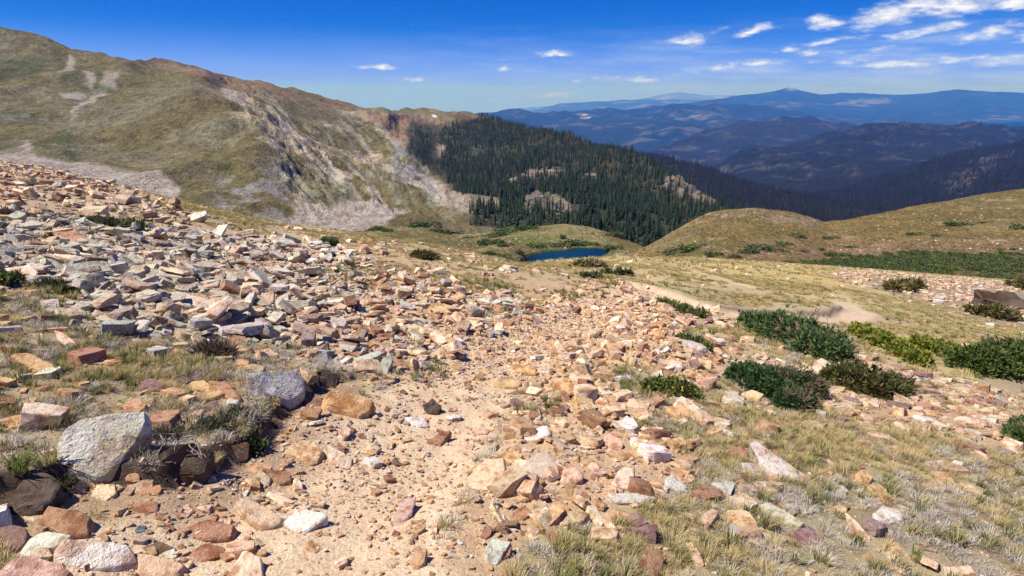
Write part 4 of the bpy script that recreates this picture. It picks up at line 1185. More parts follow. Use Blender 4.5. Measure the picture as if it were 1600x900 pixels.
for hi, (poly, col, lich, th, lean, label, short) in enumerate(HERO):
    P = np.array(poly, float)
    cu, cv_ = P.mean(0)
    bv = P[:, 1].max() * .75 + cv_ * .25
    g, t = ground(cu, bv)
    g, t = g[0], t[0]
    wpx = P[:, 0].max() - P[:, 0].min()
    size = wpx / FPX * t
    sh = g + np.array([0, 0, th * size * .30])
    rng = random.Random(hi + 5)
    nrm = near_normal(np.array([g[0]]), np.array([g[1]]))[0] + np.array([rng.uniform(-.12, .12), -lean * .8, 0])
    nrm /= np.linalg.norm(nrm)
    D = P3(P[:, 0], P[:, 1], np.ones(len(P)))
    k = (sh @ nrm) / (D @ nrm)
    top = D * k[:, None]
    # keep outlines that graze their plane from stretching away
    tm = np.median(k)
    top = D * np.clip(k, tm * .86, tm * 1.16)[:, None]
    c0 = top.mean(0)
    thick = th * size
    down = np.array([0, 0, -1.0]) * .75 - nrm * .25
    bot = c0 + (top - c0) * 1.04 + down * thick
    mid = c0 + (top - c0) * 1.07 + down * thick * .45 + np.random.default_rng(hi).normal(0, .035 * size, top.shape)
    allp = np.concatenate([top, mid, bot])
    zb = allp[:, 2].min()
    org = np.array([c0[0], c0[1], c0[2] - thick * .5])
    loc = (allp - org) / size
    bm = bmesh.new()
    for p in loc: bm.verts.new(p)
    r_ = bmesh.ops.convex_hull(bm, input=bm.verts)
    bmesh.ops.delete(bm, geom=[v for v in bm.verts if not v.link_faces], context='VERTS')
    rough_up(bm, 2, .15 if col == 'soil' else .040, 40 + hi, .026)
    me = finish_rock(bm, 'rock', 32)
    o = link('rock', me, loc=org.tolist(), scale=(size,) * 3)
    tag(o, label, 'earth' if col == 'soil' else 'rock', 'earth lumps of the cut bank' if col == 'soil' else 'rocks that stand out along the trail')
    if col == 'soil': o.name = 'earth_lump'
    o['tint'] = [c * rng.uniform(.92, 1.08) for c in PAL[col]]
    o['lichen'] = float(lich)
    RINFO.append((cu, cv_, short, P))
    HPOLY.append(P)
NHERO = len(HERO)

# ---- loose rocks: places, sizes and colours by ground zone
def sector(n, r0, r1, rng, a0=-54, a1=54):
    r = np.sqrt(rng.uniform(r0 * r0, r1 * r1, n)); a = np.radians(rng.uniform(a0, a1, n))
    return r * np.sin(a), r * np.cos(a)


def inside_hero(u, v, pad=1.0):
    m = np.zeros(len(u), bool)
    for P in HPOLY:
        c = P.mean(0)
        Q = c + (P - c) * pad
        lo, hi_ = Q.min(0), Q.max(0)
        b = np.where((u > lo[0]) & (u < hi_[0]) & (v > lo[1]) & (v < hi_[1]))[0]
        if len(b):
            m[b] |= pdist(Q, u[b], v[b]) > 0
    return m


rk = {k: [] for k in ('x', 'y', 's', 'tint', 'lich', 'kind', 'zone', 'emb', 'cn')}
rng = np.random.default_rng(77)


def add_rocks(zone, n, r0, r1, smin, smax, dens, pal, lich, kinds, power=2.0, emb=.3, hero_clear=True):
    x, y = sector(n, r0, r1, rng)
    z = slope_smooth(x, y)
    uu, vv, dd = proj(np.stack([x, y, z], -1))
    k0 = (uu > -120) & (uu < 1720) & (vv > 200) & (vv < 1000)
    x, y, z, uu, vv, dd = x[k0], y[k0], z[k0], uu[k0], vv[k0], dd[k0]
    zo, u, v = zones(x, y, z)
    keep = rng.random(len(x)) < dens(zo, uu, vv, x, y)
    x, y, uu, vv, dd = x[keep], y[keep], uu[keep], vv[keep], dd[keep]
    if hero_clear:
        m = ~inside_hero(uu, vv, 1.05)
        x, y, uu, vv, dd = x[m], y[m], uu[m], vv[m], dd[m]
    m = len(x)
    s = smin * (smax / smin) ** (rng.random(m) ** power)
    kk = np.array([j for j, k in enumerate(KINDS) if k in kinds])
    kc = kk[rng.integers(0, len(kk), m)]
    jit = rng.uniform(.80, 1.24, (m, 1)) * rng.uniform(.94, 1.06, (m, 3))
    lj = rng.uniform(.3, 1.4, m); cr = rng.random(m)
    for i in range(m):
        pw = pal(uu[i]) if callable(pal) else pal
        c = cr[i] * sum(pw.values())
        for nm, wgt in pw.items():
            c -= wgt
            if c <= 0: break
        rk['tint'].append(np.array(PAL[nm]) * jit[i]); rk['cn'].append(nm)
        rk['lich'].append(min(1.0, lich(uu[i], vv[i]) * lj[i]))
    rk['kind'].extend(kc.tolist()); rk['zone'].extend([zone] * m)
    rk['x'].extend(x); rk['y'].extend(y); rk['s'].extend(s); rk['emb'].extend([emb] * m)


def lich_field(u, v):
    return .95 * float(np.clip((600 - u) / 330, 0, 1)) + .12


pal_field = lambda u: ({'grey': 8, 'pink': 2, 'tan': 1.0, 'rust': .9, 'orange': .6, 'cream': 1.2, 'mauve': .5} if u < 330 else {'grey': 5.5, 'pink': 2.6, 'tan': 1.4, 'rust': .8, 'orange': .7, 'cream': 2.2, 'white': .4, 'mauve': .4} if u < 560 else {'grey': 1.6, 'pink': 2.4, 'tan': 2.6, 'rust': .7, 'orange': 1.2, 'cream': 2, 'white': .5, 'mauve': .3})
pal_trail = {'tan': 4.5, 'orange': 3, 'cream': 2.4, 'pink': 1, 'rust': 1.2, 'white': .7, 'brown': .35, 'mauve': .2, 'grey': .2}
pal_rub = {'tan': 4.5, 'orange': 2.8, 'cream': 2.2, 'pink': 1.1, 'rust': 1.5, 'white': .7, 'brown': .4, 'mauve': .4, 'grey': .35}
pal_scree = {'tan': 2.5, 'pink': 3, 'rust': 1.6, 'orange': 1, 'cream': 1.2, 'grey': 1.6, 'mauve': .9}
pal_far = {'cream': 3, 'white': 1.6, 'pink': 2.5, 'tan': 2.5, 'grey': .8, 'orange': .6}
pal_grass = {'tan': 2.5, 'orange': 2.4, 'rust': 1.4, 'grey': 2.2, 'pink': 1, 'mauve': .7, 'cream': .9, 'white': .5}
DIRT = [(400, 880), (430, 800), (520, 770), (620, 715), (700, 660), (750, 600), (770, 555), (805, 545), (795, 600), (745, 690), (690, 760), (610, 800), (520, 860), (450, 890)]
ANY = ('slab', 'block', 'wedge', 'shard')
# boulder field
add_rocks('field', 34000, 4.5, 14, .06, .26, lambda z, u, v, x, y: z['boulder'] * np.clip(1 + 1.6 * fbm(x * .45, y * .45, 3, 161), .25, 1) * (.6 + .4 * (u < 450)), pal_field, lich_field, ANY, 2.0, .26)
add_rocks('field', 1500, 4.5, 14, .28, .55, lambda z, u, v, x, y: z['boulder'] * .18 * (u < 480), pal_field, lich_field, ('slab',), 1.6, .25)
add_rocks('field', 20000, 4.5, 14, .05, .14, lambda z, u, v, x, y: z['boulder'] * .8, pal_field, lich_field, ANY, 1.3, .1)
add_rocks('field', 76000, 14, 60, .11, .48, lambda z, u, v, x, y: z['boulder'] * .66 * np.clip(.9 + 1.6 * fbm(x * .2, y * .2, 3, 162), .2, 1), lambda u: ({'pink': 2.4, 'tan': 2.2, 'cream': 1.6, 'rust': 1.3, 'orange': 1.2, 'grey': 1.6} if u < 300 else pal_field(u)), lambda u, v: lich_field(u, v) * (.35 if v < 330 else 1), ANY, 2.3, .26)
# rubble right of the trail and the stony middle
add_rocks('rubble', 11500, 2.2, 12, .07, .23, lambda z, u, v, x, y: z['rubble'] * .9 * (1 - .88 * z['trail']), pal_rub, lambda u, v: .08, ANY, 1.5, .15)
add_rocks('rubble', 34000, 2.2, 16, .03, .09, lambda z, u, v, x, y: z['rubble'] * .75 * (1 - .5 * z['trail']), pal_rub, lambda u, v: .05, ANY, 1.2, .15)
add_rocks('trail', 9000, 2.0, 12, .045, .15, lambda z, u, v, x, y: z['trail'] * np.clip(.55 + .6 * fbm(x * .9, y * .9, 3, 97), .1, .8) * (1 - .9 * pmask(DIRT, u, v, 18)), pal_trail, lambda u, v: .0, ANY, 2.0, .28)
add_rocks('trail', 46000, 2.0, 12, .018, .065, lambda z, u, v, x, y: z['trail'] * (.55 + .8 * fbm(x * 1.4, y * 1.4, 3, 95)) * (1 - .6 * pmask(DIRT, u, v, 18)), {'tan': 4, 'cream': 3.4, 'orange': 2.2, 'pink': 1.2, 'white': .7, 'rust': .6}, lambda u, v: .0, ANY, 1.6, .25)
add_rocks('bank', 1300, 2.4, 7, .03, .10, lambda z, u, v, x, y: (sstep(.9, .1, polyline_dist(BANK, x, y)[0]) * (polyline_dist(BANK, x, y)[1] < 0)) * .7, pal_trail, lambda u, v: .0, ANY, 1.6, .2)
# strips and scree on the right
add_rocks('strip', 12000, 5, 22, .08, .32, lambda z, u, v, x, y: z['strip'] * .95, {'tan': 3, 'pink': 3, 'rust': 1.8, 'cream': 1.6, 'grey': .8, 'mauve': .6}, lambda u, v: .12, ('slab', 'wedge', 'shard'), 1.5, .1)
add_rocks('scree', 36000, 4.5, 22, .05, .24, lambda z, u, v, x, y: z['scree'] * .85, pal_scree, lambda u, v: .2, ('slab', 'wedge', 'shard'), 1.7, .2)
add_rocks('bare', 60000, 16, 85, .08, .36, lambda z, u, v, x, y: z['bare'] * .8, pal_scree, lambda u, v: .2, ANY, 1.6, .25)
# far brow of the slope
add_rocks('brow', 26000, 9, 60, .12, .42, lambda z, u, v, x, y: z['far'] * .42, pal_far, lambda u, v: .12, ANY, 2.0, .25)
# stones scattered through the grass
add_rocks('grass', 9000, 2.2, 9, .04, .22, lambda z, u, v, x, y: .24 * (1 - np.maximum.reduce([z['trail'], z['rubble'], z['boulder']])) * (1 + 1.2 * (fbm(x, y, 2, 66) > .1)), pal_grass, lambda u, v: .45 * (u > 1000), ANY, 2.0, .30)
add_rocks('grass', 26000, 9, 70, .06, .30, lambda z, u, v, x, y: .085 * (1 - z['trail2']) * (1 + 2.5 * (fbm(x * .4, y * .4, 3, 67) > .16)), pal_far, lambda u, v: .25, ANY, 2.2, .35)

RX, RY, RS = np.array(rk['x']), np.array(rk['y']), np.array(rk['s'])
RZ = near_z(RX, RY)
RU, RV, RD = proj(np.stack([RX, RY, RZ], -1))
NRM = near_normal(RX, RY)
RT, RL, RK = np.array(rk['tint']), np.array(rk['lich']), np.array(rk['kind'])
rots = np.zeros((len(RX), 3)); locz = np.zeros(len(RX))
zone_arr = np.array(rk['zone'])
HGT = np.array([max(v.co.z for v in m.vertices) - min(v.co.z for v in m.vertices) for m in TEMPL])
for i in range(len(RX)):
    tiltamp = .40 if zone_arr[i] in ('field', 'strip', 'rubble') else .18
    ax = Vector((rng.normal(), rng.normal(), 0)).normalized()
    q = Vector((0, 0, 1)).rotation_difference(Vector(NRM[i]))
    m = Matrix.Rotation(rng.normal() * tiltamp, 3, ax) @ q.to_matrix() @ Matrix.Rotation(rng.uniform(0, 2 * math.pi), 3, 'Z')
    rots[i] = m.to_euler()
    h = HGT[RK[i]] * RS[i]
    locz[i] = RZ[i] + h * (.5 - rk['emb'][i]) + (rng.random() ** 2 * .10 if zone_arr[i] == 'field' and RS[i] > .18 else 0)
RS3 = RS[:, None] * np.stack([np.ones(len(RS)), rng.uniform(.75, 1.1, len(RS)), np.where(zone_arr == 'field', rng.uniform(.55, 1.0, len(RS)), rng.uniform(.75, 1.05, len(RS)))], -1)
# the largest in view become things of their own
px = RS * FPX / np.maximum(RD, .5)
inview = (RU > 4) & (RU < 1596) & (RV > 240) & (RV < 896) & (zone_arr != 'brow')
vis = np.where(inview, px, 0)
vis = np.where(inside_hero(RU, RV, 1.05), 0, vis)
order = np.argsort(-vis)[:300 - NHERO]
single = np.zeros(len(RX), bool); single[order] = True
SHAPE = {'slab': 'flat slab', 'block': 'angular block', 'wedge': 'wedge-shaped rock', 'shard': 'narrow shard'}
ZPH = {'field': 'in the boulder field', 'rubble': 'in the rubble beside the trail', 'trail': 'on the trail', 'bank': 'under the bank', 'strip': 'in the slab strip', 'scree': 'on the right scree', 'bare': 'on bare ground', 'grass': 'in the grass'}
used = set(h[5] for h in HERO)
H2 = np.array([(a, b) for a, b, _, _ in RINFO])


def relation(i, j):
    du, dv = RU[i] - H2[j, 0], RV[i] - H2[j, 1]
    P = RINFO[j][3]
    if abs(du) >= abs(dv) * 1.1: r = 'left of' if du < 0 else 'right of'
    else: r = 'behind' if dv < 0 else 'in front of'
    gap = math.hypot(du, dv) - .5 * (P[:, 0].max() - P[:, 0].min())
    return (('just ' if gap < 22 else 'some way ' if gap > 90 else '') + r).strip()


for i in order:
    i = int(i)
    kd = KINDS[RK[i]]
    cn = rk['cn'][i]
    dd = np.hypot(H2[:, 0] - RU[i], H2[:, 1] - RV[i])
    js = np.argsort(dd)
    sz = 'large' if px[i] > 62 else 'mid-sized' if px[i] > 44 else 'small'
    cw = ('lichen-grey' if cn == 'grey' and RL[i] > .3 else 'lichened ' + WORD[cn] if RL[i] > .5 else WORD[cn])
    lab = None
    for j in js[:12]:
        for pre in (f'{cw} {SHAPE[kd]}', f'{sz} {cw} {SHAPE[kd]}'):
            L_ = f'{pre} {relation(i, j)} the {RINFO[j][2]}'
            if L_ not in used:
                lab = L_
                break
        if lab: break
    lab = lab or f'{sz} {cw} {SHAPE[kd]} {ZPH[zone_arr[i]]}'
    used.add(lab)
    o = link('rock', TEMPL[RK[i]], loc=(RX[i], RY[i], locz[i]), rot=rots[i].tolist(), scale=RS3[i].tolist())
    tag(o, lab, 'rock', 'loose rocks ' + ZPH[zone_arr[i]])
    o['tint'] = RT[i].tolist(); o['lichen'] = float(RL[i])
rest = ~single
scatter('loose_rocks', C_ROCK, np.stack([RX, RY, locz], -1)[rest], rots[rest], RS3[rest], RK[rest], 'small broken rocks covering the boulder field, rubble and scree', 'rocks', {'tint': RT[rest], 'lichen': RL[rest]})

# gravel on the tread and between the rocks
n = 90000
x, y = sector(n, 1.9, 9, rng)
z = near_z(x, y)
zo, u, v = zones(x, y, z)
w = np.maximum.reduce([zo['trail'] * (.55 + 1.1 * fbm(x * 1.2, y * 1.2, 3, 96)), (1 - zo['boulder']) * .2, zo['rubble'] * .6, zo['boulder'] * .35, zo['scree'] * .3])
k = rng.random(n) < w
x, y, z = x[k], y[k], z[k]
m = len(x)
pal_grit = {'tan': 4, 'cream': 3.5, 'orange': 2, 'pink': 1.2, 'white': .6, 'rust': .4}
names = list(pal_grit); pw = np.array([pal_grit[q] for q in names]); pw /= pw.sum()
ch = rng.choice(len(names), m, p=pw)
tint = np.array([PAL[q] for q in names])[ch] * rng.uniform(.75, 1.25, (m, 1))
s = .009 * (4.2 ** (rng.random(m) ** 1.6))
scatter('trail_gravel', C_PEB, np.stack([x, y, z + s * .12], -1), rng.uniform(-3.14, 3.14, (m, 3)) * np.array([.15, .15, 1]), s, rng.integers(0, len(PEB), m), 'loose tan gravel on the tread of the trail', 'gravel', {'tint': tint, 'lichen': np.zeros(m)})

# ================================================================== PLANTS
def tuft_mesh(name, seed, blades, spread, wid, lean, mat, erect=.55):
    rg = np.random.default_rng(seed)
    V, F, A = [], [], []
    for b in range(blades):
        a = rg.uniform(0, 2 * math.pi); r0 = spread * math.sqrt(rg.random())
        bx, by = r0 * math.cos(a), r0 * math.sin(a)
        da = a + rg.normal() * .6
        out = rg.uniform(.15, 1.0) * (1 - erect) + .12
        L = rg.uniform(.45, 1.0)
        dx, dy = math.cos(da) * out + lean * rg.uniform(.5, 1.2), math.sin(da) * out
        px_, py_ = -dy, dx
        n = math.hypot(px_, py_) + 1e-6
        px_, py_ = px_ / n * wid, py_ / n * wid
        k = len(V)
        for s, w in ((0, 1), (.45, .85), (.8, .5)):
            x = bx + dx * L * s * (.4 + .6 * s); y = by + dy * L * s * (.4 + .6 * s); z = L * (s - .32 * s * s * (abs(dx) + abs(dy)))
            V += [(x - px_ * w, y - py_ * w, z), (x + px_ * w, y + py_ * w, z)]
        V.append((bx + dx * L, by + dy * L, L * (1 - .36 * (abs(dx) + abs(dy)))))
        F += [(k, k + 1, k + 3), (k, k + 3, k + 2), (k + 2, k + 3, k + 5), (k + 2, k + 5, k + 4), (k + 4, k + 5, k + 6)]
        A += [rg.random()] * 7
    return mesh_np(name, V, F, [mat], {'leafvar': A})


C_DRY = template_collection('dry_tuft', [tuft_mesh('dry_tuft', 10 + i, 60, .38, .017, .40, M_STRAW, .45) for i in range(6)])
C_GRN = template_collection('green_tuft', [tuft_mesh('green_tuft', 30 + i, 44, .24, .022, .15, M_GREENGRASS) for i in range(4)])
C_LIT = template_collection('dead_tuft', [tuft_mesh('dead_tuft', 50 + i, 56, .75, .026, .2, M_DEADGRASS, .0) for i in range(4)])
M_HILLGRASS = leaf_mat('hill_grass', (.37, .27, .12), (.26, .19, .075), (.16, .135, .05), .3)
C_HILL = template_collection('hill_tuft', [tuft_mesh('hill_tuft', 90 + i, 26, 1.0, .10, .2, M_HILLGRASS) for i in range(4)])
C_FAR = template_collection('far_tuft', [tuft_mesh('far_tuft', 70 + i, 46, 1.1, .06, .25, M_TURFGRASS) for i in range(5)])
GREENP = [[(925, 585), (985, 578), (1030, 605), (1000, 625), (950, 610)], [(990, 670), (1040, 660), (1060, 690), (1020, 705)], [(800, 860), (860, 850), (870, 900), (810, 905)], [(480, 420), (560, 415), (640, 440), (610, 452), (520, 440)], [(720, 480), (800, 480), (830, 495), (740, 505)],
          [(640, 570), (690, 565), (695, 590), (650, 595)], [(700, 440), (800, 440), (800, 455), (720, 455)], [(380, 640), (420, 640), (430, 690), (390, 700)], [(90, 440), (130, 450), (110, 500), (60, 490)], [(830, 620), (880, 620), (870, 650), (800, 660)], [(0, 690), (80, 670), (80, 720), (0, 730)], [(870, 455), (960, 440), (960, 455), (880, 470)]]


def grass_weight(x, y):
    z = near_z(x, y)
    zo, u, v = zones(x, y, z)
    uu, vv, dd = proj(np.stack([x, y, z], -1))
    bare = np.maximum.reduce([zo['trail'], zo['rubble'] * .985, zo['boulder'] * .90, zo['strip'], zo['scree'] * .86, zo['bare'] * .85, zo['far'] * .6, zo['trail2']])
    green = np.zeros(len(x))
    for p in GREENP:
        green = np.maximum(green, pmask(p, uu, vv, 8))
    w = np.maximum(1 - bare, .8 * green)
    db, sd, pr = polyline_dist(BANK, x, y)
    w = np.where((db < .28) & (sd < 0) & (pr > .2) & (pr < 8.6), 0, w)
    w = w * (1 - sstep(.72, .5, polyline_dist(TRAIL2, x, y)[0]))
    ok = (uu > -150) & (uu < 1750) & (vv > 220) & (vv < 1050) & ~inside_hero(uu, vv, .97)
    return z, np.where(ok, w, 0), green, uu, vv, zo


def grass_pass(name, n, r0, r1, coll, ncoll, h0, h1, dens, label, lean_z=1.2, cat='grass'):
    x, y = sector(n, r0, r1, rng)
    z0 = slope_smooth(x, y)
    uu, vv, dd = proj(np.stack([x, y, z0], -1))
    k = (uu > -160) & (uu < 1760) & (vv > 215) & (vv < 1060)
    x, y = x[k], y[k]
    z, w, green, uu, vv, zo = grass_weight(x, y)
    k = rng.random(len(x)) < dens(w, green, uu, vv, x, y)
    x, y, z = x[k], y[k], z[k]
    m = len(x)
    h = rng.uniform(h0, h1, m) * rng.uniform(.6, 1.15, m)
    nr = near_normal(x, y, .25)
    rot = np.stack([-nr[:, 1] * .6, nr[:, 0] * .6, rng.normal(0, lean_z, m)], -1)
    sc = np.stack([h * rng.uniform(.8, 1.2, m), h * rng.uniform(.8, 1.2, m), h], -1)
    scatter(name, coll, np.stack([x, y, z - .006], -1), rot, sc, rng.integers(0, ncoll, m), label, cat)


grass_pass('dry_grass', 34000, 1.9, 8, C_DRY, 6, .045, .105, lambda w, g, u, v, x, y: w * (1 - .9 * g) * np.clip(.5 + 1.6 * fbm(x * 1.3, y * 1.3, 4, 141), .03, 1) * np.where(u > 900, .62, .45), 'straw-coloured grass tufts growing near the trail')
grass_pass('green_grass', 14000, 1.9, 11, C_GRN, 4, .06, .13, lambda w, g, u, v, x, y: np.maximum(.85 * g, w * .42 * (fbm(x * 1.1, y * 1.1, 4, 142) > .0)), 'green grass tufts in patches near the trail')
grass_pass('dead_grass', 30000, 1.9, 9, C_LIT, 4, .035, .075, lambda w, g, u, v, x, y: w * np.where(u < 800, .8, .5) * (fbm(x * 1.6, y * 1.6, 3, 143) > -.1), 'grey dead plant litter between the grass tufts')
grass_pass('mid_grass', 42000, 8, 24, C_FAR, 5, .05, .10, lambda w, g, u, v, x, y: w * np.clip(.42 + 1.1 * fbm(x * .6, y * .6, 4, 144), .04, .85), 'short straw grass over the middle of the slope')
grass_pass('brow_grass', 40000, 24, 115, C_FAR, 5, .09, .16, lambda w, g, u, v, x, y: w * .5, 'short golden grass on the far brow of the slope')
grass_pass('mid_green_grass', 20000, 9, 45, C_GRN, 4, .09, .17, lambda w, g, u, v, x, y: np.maximum(g, w * .30 * (fbm(x * .22, y * .22, 3, 145) > .12)), 'green grass patches on the middle of the slope')


# ---- shrubs
def leaf_cloud(cent, rad, n, size, rg, narrow=.35, flat=.75, blades=5):
    """sprigs of small leaves over and inside a set of rounded lobes"""
    V, F, A = [], [], []
    cent = np.asarray(cent, float); rad = np.asarray(rad, float)
    wgt = rad ** 2 / (rad ** 2).sum()
    li = rg.choice(len(rad), n, p=wgt)
    d = rg.normal(size=(n, 3)); d[:, 2] = np.abs(d[:, 2]) * 1.0 - .25
    d /= np.linalg.norm(d, axis=1, keepdims=True)
    lump = 1 + .30 * np.sin(d[:, 0] * 5 + li * 2.1) * np.cos(d[:, 1] * 4.3 + li)
    rr_ = rad[li] * np.where(rg.random(n) < .62, rg.uniform(.80, 1.06, n), np.where(rg.random(n) < .3, rg.uniform(1.05, 1.32, n), rg.uniform(.35, .85, n))) * lump
    c = cent[li] + d * rr_[:, None] * np.array([1, 1, flat])
    clump = .5 + .5 * np.sin(d[:, 0] * 7 + li) * np.sin(d[:, 1] * 6.1 - li * 1.7)
    for i in range(n):
        ax = d[i] + np.array([0, 0, .55]) + rg.normal(0, .35, 3)
        ax /= np.linalg.norm(ax)
        va = .6 * clump[i] + .4 * rg.random()
        for b in range(blades):
            dr = ax + rg.normal(0, .55, 3); dr /= np.linalg.norm(dr)
            sd = np.cross(dr, rg.normal(size=3)); sd /= np.linalg.norm(sd) + 1e-6
            L = size * rg.uniform(.6, 1.2)
            k = len(V)
            p = c[i]
            V += [p, p + dr * L * .55 + sd * L * narrow, p + dr * L, p + dr * L * .55 - sd * L * narrow]
            F.append((k, k + 1, k + 2, k + 3)); A += [va] * 4
    return V, F, A


def tube(p, q, r0, r1, V, F, k=5):
    p, q = np.array(p, float), np.array(q, float)
    d = q - p; d /= np.linalg.norm(d) + 1e-9
    a = np.cross(d, [.3, .5, .8]); a /= np.linalg.norm(a); b = np.cross(d, a)
    s = len(V)
    for c, r in ((p, r0), (q, r1)):
        for j in range(k):
            t = 2 * math.pi * j / k
            V.append(c + (a * math.cos(t) + b * math.sin(t)) * r)
    for j in range(k):
        F.append((s + j, s + (j + 1) % k, s + k + (j + 1) % k, s + k + j))


M_JUN_B = leaf_mat('blue_green_needles', (.065, .115, .036), (.19, .26, .085), None, .2)
M_JUN_D = leaf_mat('dark_needles', (.055, .090, .022), (.17, .20, .05), None, .2)
M_OLIVE = leaf_mat('olive_needles', (.05, .07, .018), (.21, .17, .05), None, .2)
M_YEL = leaf_mat('yellow_green_leaves', (.15, .19, .03), (.30, .29, .05), (.12, .10, .045), .25)
M_FRESH = leaf_mat('fresh_leaves', (.05, .10, .032), (.12, .17, .055), None, .25)
M_DRYTWIG = leaf_mat('dry_twigs', (.26, .18, .12), (.16, .11, .07), None, .1)
M_FLOWER = plain_mat('yellow_petals', (.75, .52, .02), .6, 30, .15)
M_TWIG = plain_mat('twig_bark', (.12, .085, .06))
M_ROOT = plain_mat('bleached_root', (.30, .265, .225))


def shrub(label, lobes, mat, group=None, narrow=.15, dens=1.25, flat=.88, size_px=9, dry=0.12, flowers=0, name='shrub', cat='shrub', seed=0):
    rg = np.random.default_rng(900 + seed)
    L = np.array(lobes, float)
    g, t = ground(L[:, 0], L[:, 1] + L[:, 2] * .45)
    rad = L[:, 2] / FPX * t * 1.16
    cent = g + np.stack([np.zeros(len(L)), np.zeros(len(L)), rad * .38], -1)
    org = g.mean(0)
    tm = float(np.mean(t))
    root = link(name, None, loc=org.tolist())
    tag(root, label, cat, group)
    cc = cent - org
    npx = (L[:, 2] ** 2).sum()
    n = int(np.clip(npx * .75 * dens, 110, 3000))
    sz = size_px / FPX * tm
    V, F, A = leaf_cloud(cc, rad, n, sz, rg, narrow, flat)
    link('foliage', mesh_np('foliage', V, F, [mat], {'leafvar': A}, smooth=False), root)
    V, F = [], []
    for c, r in zip(cc, rad):
        gr = c - np.array([0, 0, r * .45])
        for _ in range(4):
            e = c + rg.normal(0, .45, 3) * r
            tube(gr, (gr + e) / 2 + rg.normal(0, .1, 3) * r, .035 * r + .004, .025 * r + .003, V, F)
            tube((gr + e) / 2, e, .025 * r + .003, .008 * r + .001, V, F)
    link('branches', mesh_np('branches', V, F, [M_TWIG]), root)
    if dry:
        V, F, A = leaf_cloud(cc[len(cc) // 2:], rad[len(cc) // 2:] * 1.04, int(n * dry), sz * 1.5, rg, .05, flat, 4)
        tag(link('dry_twigs', mesh_np('dry_twigs', V, F, [M_DRYTWIG], {'leafvar': A}, smooth=False), root), 'bare dry twigs on top of the green shrub')
    if flowers:
        V, F = [], []
        for _ in range(flowers):
            i = rg.integers(len(rad)); d = rg.normal(size=3); d[2] = abs(d[2]) + .5; d /= np.linalg.norm(d)
            c = cc[i] + d * rad[i] * np.array([1, 1, flat]) * 1.08
            r = 2.1 / FPX * tm
            a = np.cross(d, [.2, .9, .1]); a /= np.linalg.norm(a); b = np.cross(d, a)
            k = len(V)
            V.append(c + d * r * .1)
            for j in range(6): V.append(c + (a * math.cos(j * math.pi / 3) + b * math.sin(j * math.pi / 3)) * r + d * r * .35)
            F += [(k, k + 1 + j, k + 1 + (j + 1) % 6) for j in range(6)]
        tag(link('flowers', mesh_np('flowers', V, F, [M_FLOWER], smooth=False), root), 'small bright yellow flowers')
    return root


shrub('long blue-green juniper below the bend of the lower trail', [(1172, 503, 12), (1190, 509, 18), (1215, 518, 23), (1245, 528, 25), (1272, 541, 27), (1298, 552, 22)], M_JUN_B, 'junipers on the right slope', seed=1)
shrub('low yellow-green shrub mat between the blue-green and the dark juniper', [(1345, 518, 11), (1362, 527, 13), (1385, 537, 14), (1410, 549, 15), (1432, 561, 13), (1440, 540, 12), (1465, 548, 14), (1490, 552, 11)], M_YEL, None, narrow=.28, flat=.55, dens=1.5, dry=0, seed=2)
shrub('dark green juniper at the right edge', [(1508, 566, 20), (1540, 572, 26), (1575, 570, 28), (1612, 568, 28), (1550, 556, 20), (1580, 556, 20)], M_JUN_D, 'junipers on the right slope', seed=3)
shrub('green shrub with dry bare twigs on top, below the slab strip', [(1160, 587, 17), (1182, 597, 19), (1205, 610, 20), (1228, 630, 16), (1250, 632, 17), (1215, 595, 17), (1242, 603, 19), (1262, 607, 16)], M_FRESH, 'junipers on the right slope', dry=.45, seed=4)
shrub('dark olive juniper with brownish tips right of the dry-twigged shrub', [(1307, 592, 17), (1335, 600, 22), (1365, 606, 23), (1394, 606, 17), (1325, 585, 14)], M_OLIVE, 'junipers on the right slope', seed=5)
shrub('low yellow-flowered shrub behind the pale domed rock', [(1022, 606, 12), (1045, 609, 14), (1068, 613, 13), (1082, 618, 9)], M_JUN_D, None, narrow=.25, flowers=26, seed=6)
shrub('small dark mat shrub left of the slab strip', [(1072, 532, 9), (1088, 538, 10), (1104, 545, 9)], M_JUN_D, None, flat=.5, seed=7)
shrub('long low dark shrub right of the stony middle trail', [(1036, 474, 6), (1052, 479, 7), (1068, 485, 7), (1084, 490, 7), (1100, 494, 6)], M_JUN_D, None, flat=.6, seed=8)
shrub('small dark shrub on the bare ground at the right', [(1395, 452, 8), (1412, 451, 9), (1430, 447, 7)], M_OLIVE, 'shrubs on the bare ground', seed=9)
shrub('brownish shrub beside the dark cut bank near the right edge', [(1520, 487, 7), (1540, 490, 10), (1560, 493, 11), (1577, 495, 8)], M_OLIVE, 'shrubs on the bare ground', dry=.3, seed=10)
shrub('green shrub cut off by the right edge above the grass', [(1592, 682, 15), (1612, 690, 20), (1600, 668, 12)], M_FRESH, None, seed=11)
shrub('small dark shrub at the far right above the cut bank', [(1588, 447, 9), (1606, 449, 10)], M_OLIVE, 'shrubs on the bare ground', seed=12)
shrub('dry brown bush in the grass below the boulder field', [(318, 556, 9), (332, 553, 12), (348, 556, 10)], M_DRYTWIG, None, narrow=.06, size_px=16, seed=13)
shrub('low green plant left of the bright yellow flowers in the boulder field', [(150, 349, 9), (168, 351, 10), (184, 354, 8)], M_FRESH, 'flowering plants in the boulder field', flat=.5, dry=.25, seed=14)
shrub('plant covered in bright yellow flowers at the top of the boulder field', [(203, 355, 8), (216, 358, 9)], M_JUN_D, 'flowering plants in the boulder field', flowers=60, seed=15)
shrub('yellow-flowered plant at the left edge of the boulder field', [(2, 440, 12), (18, 438, 10)], M_FRESH, 'flowering plants in the boulder field', flowers=18, seed=16)
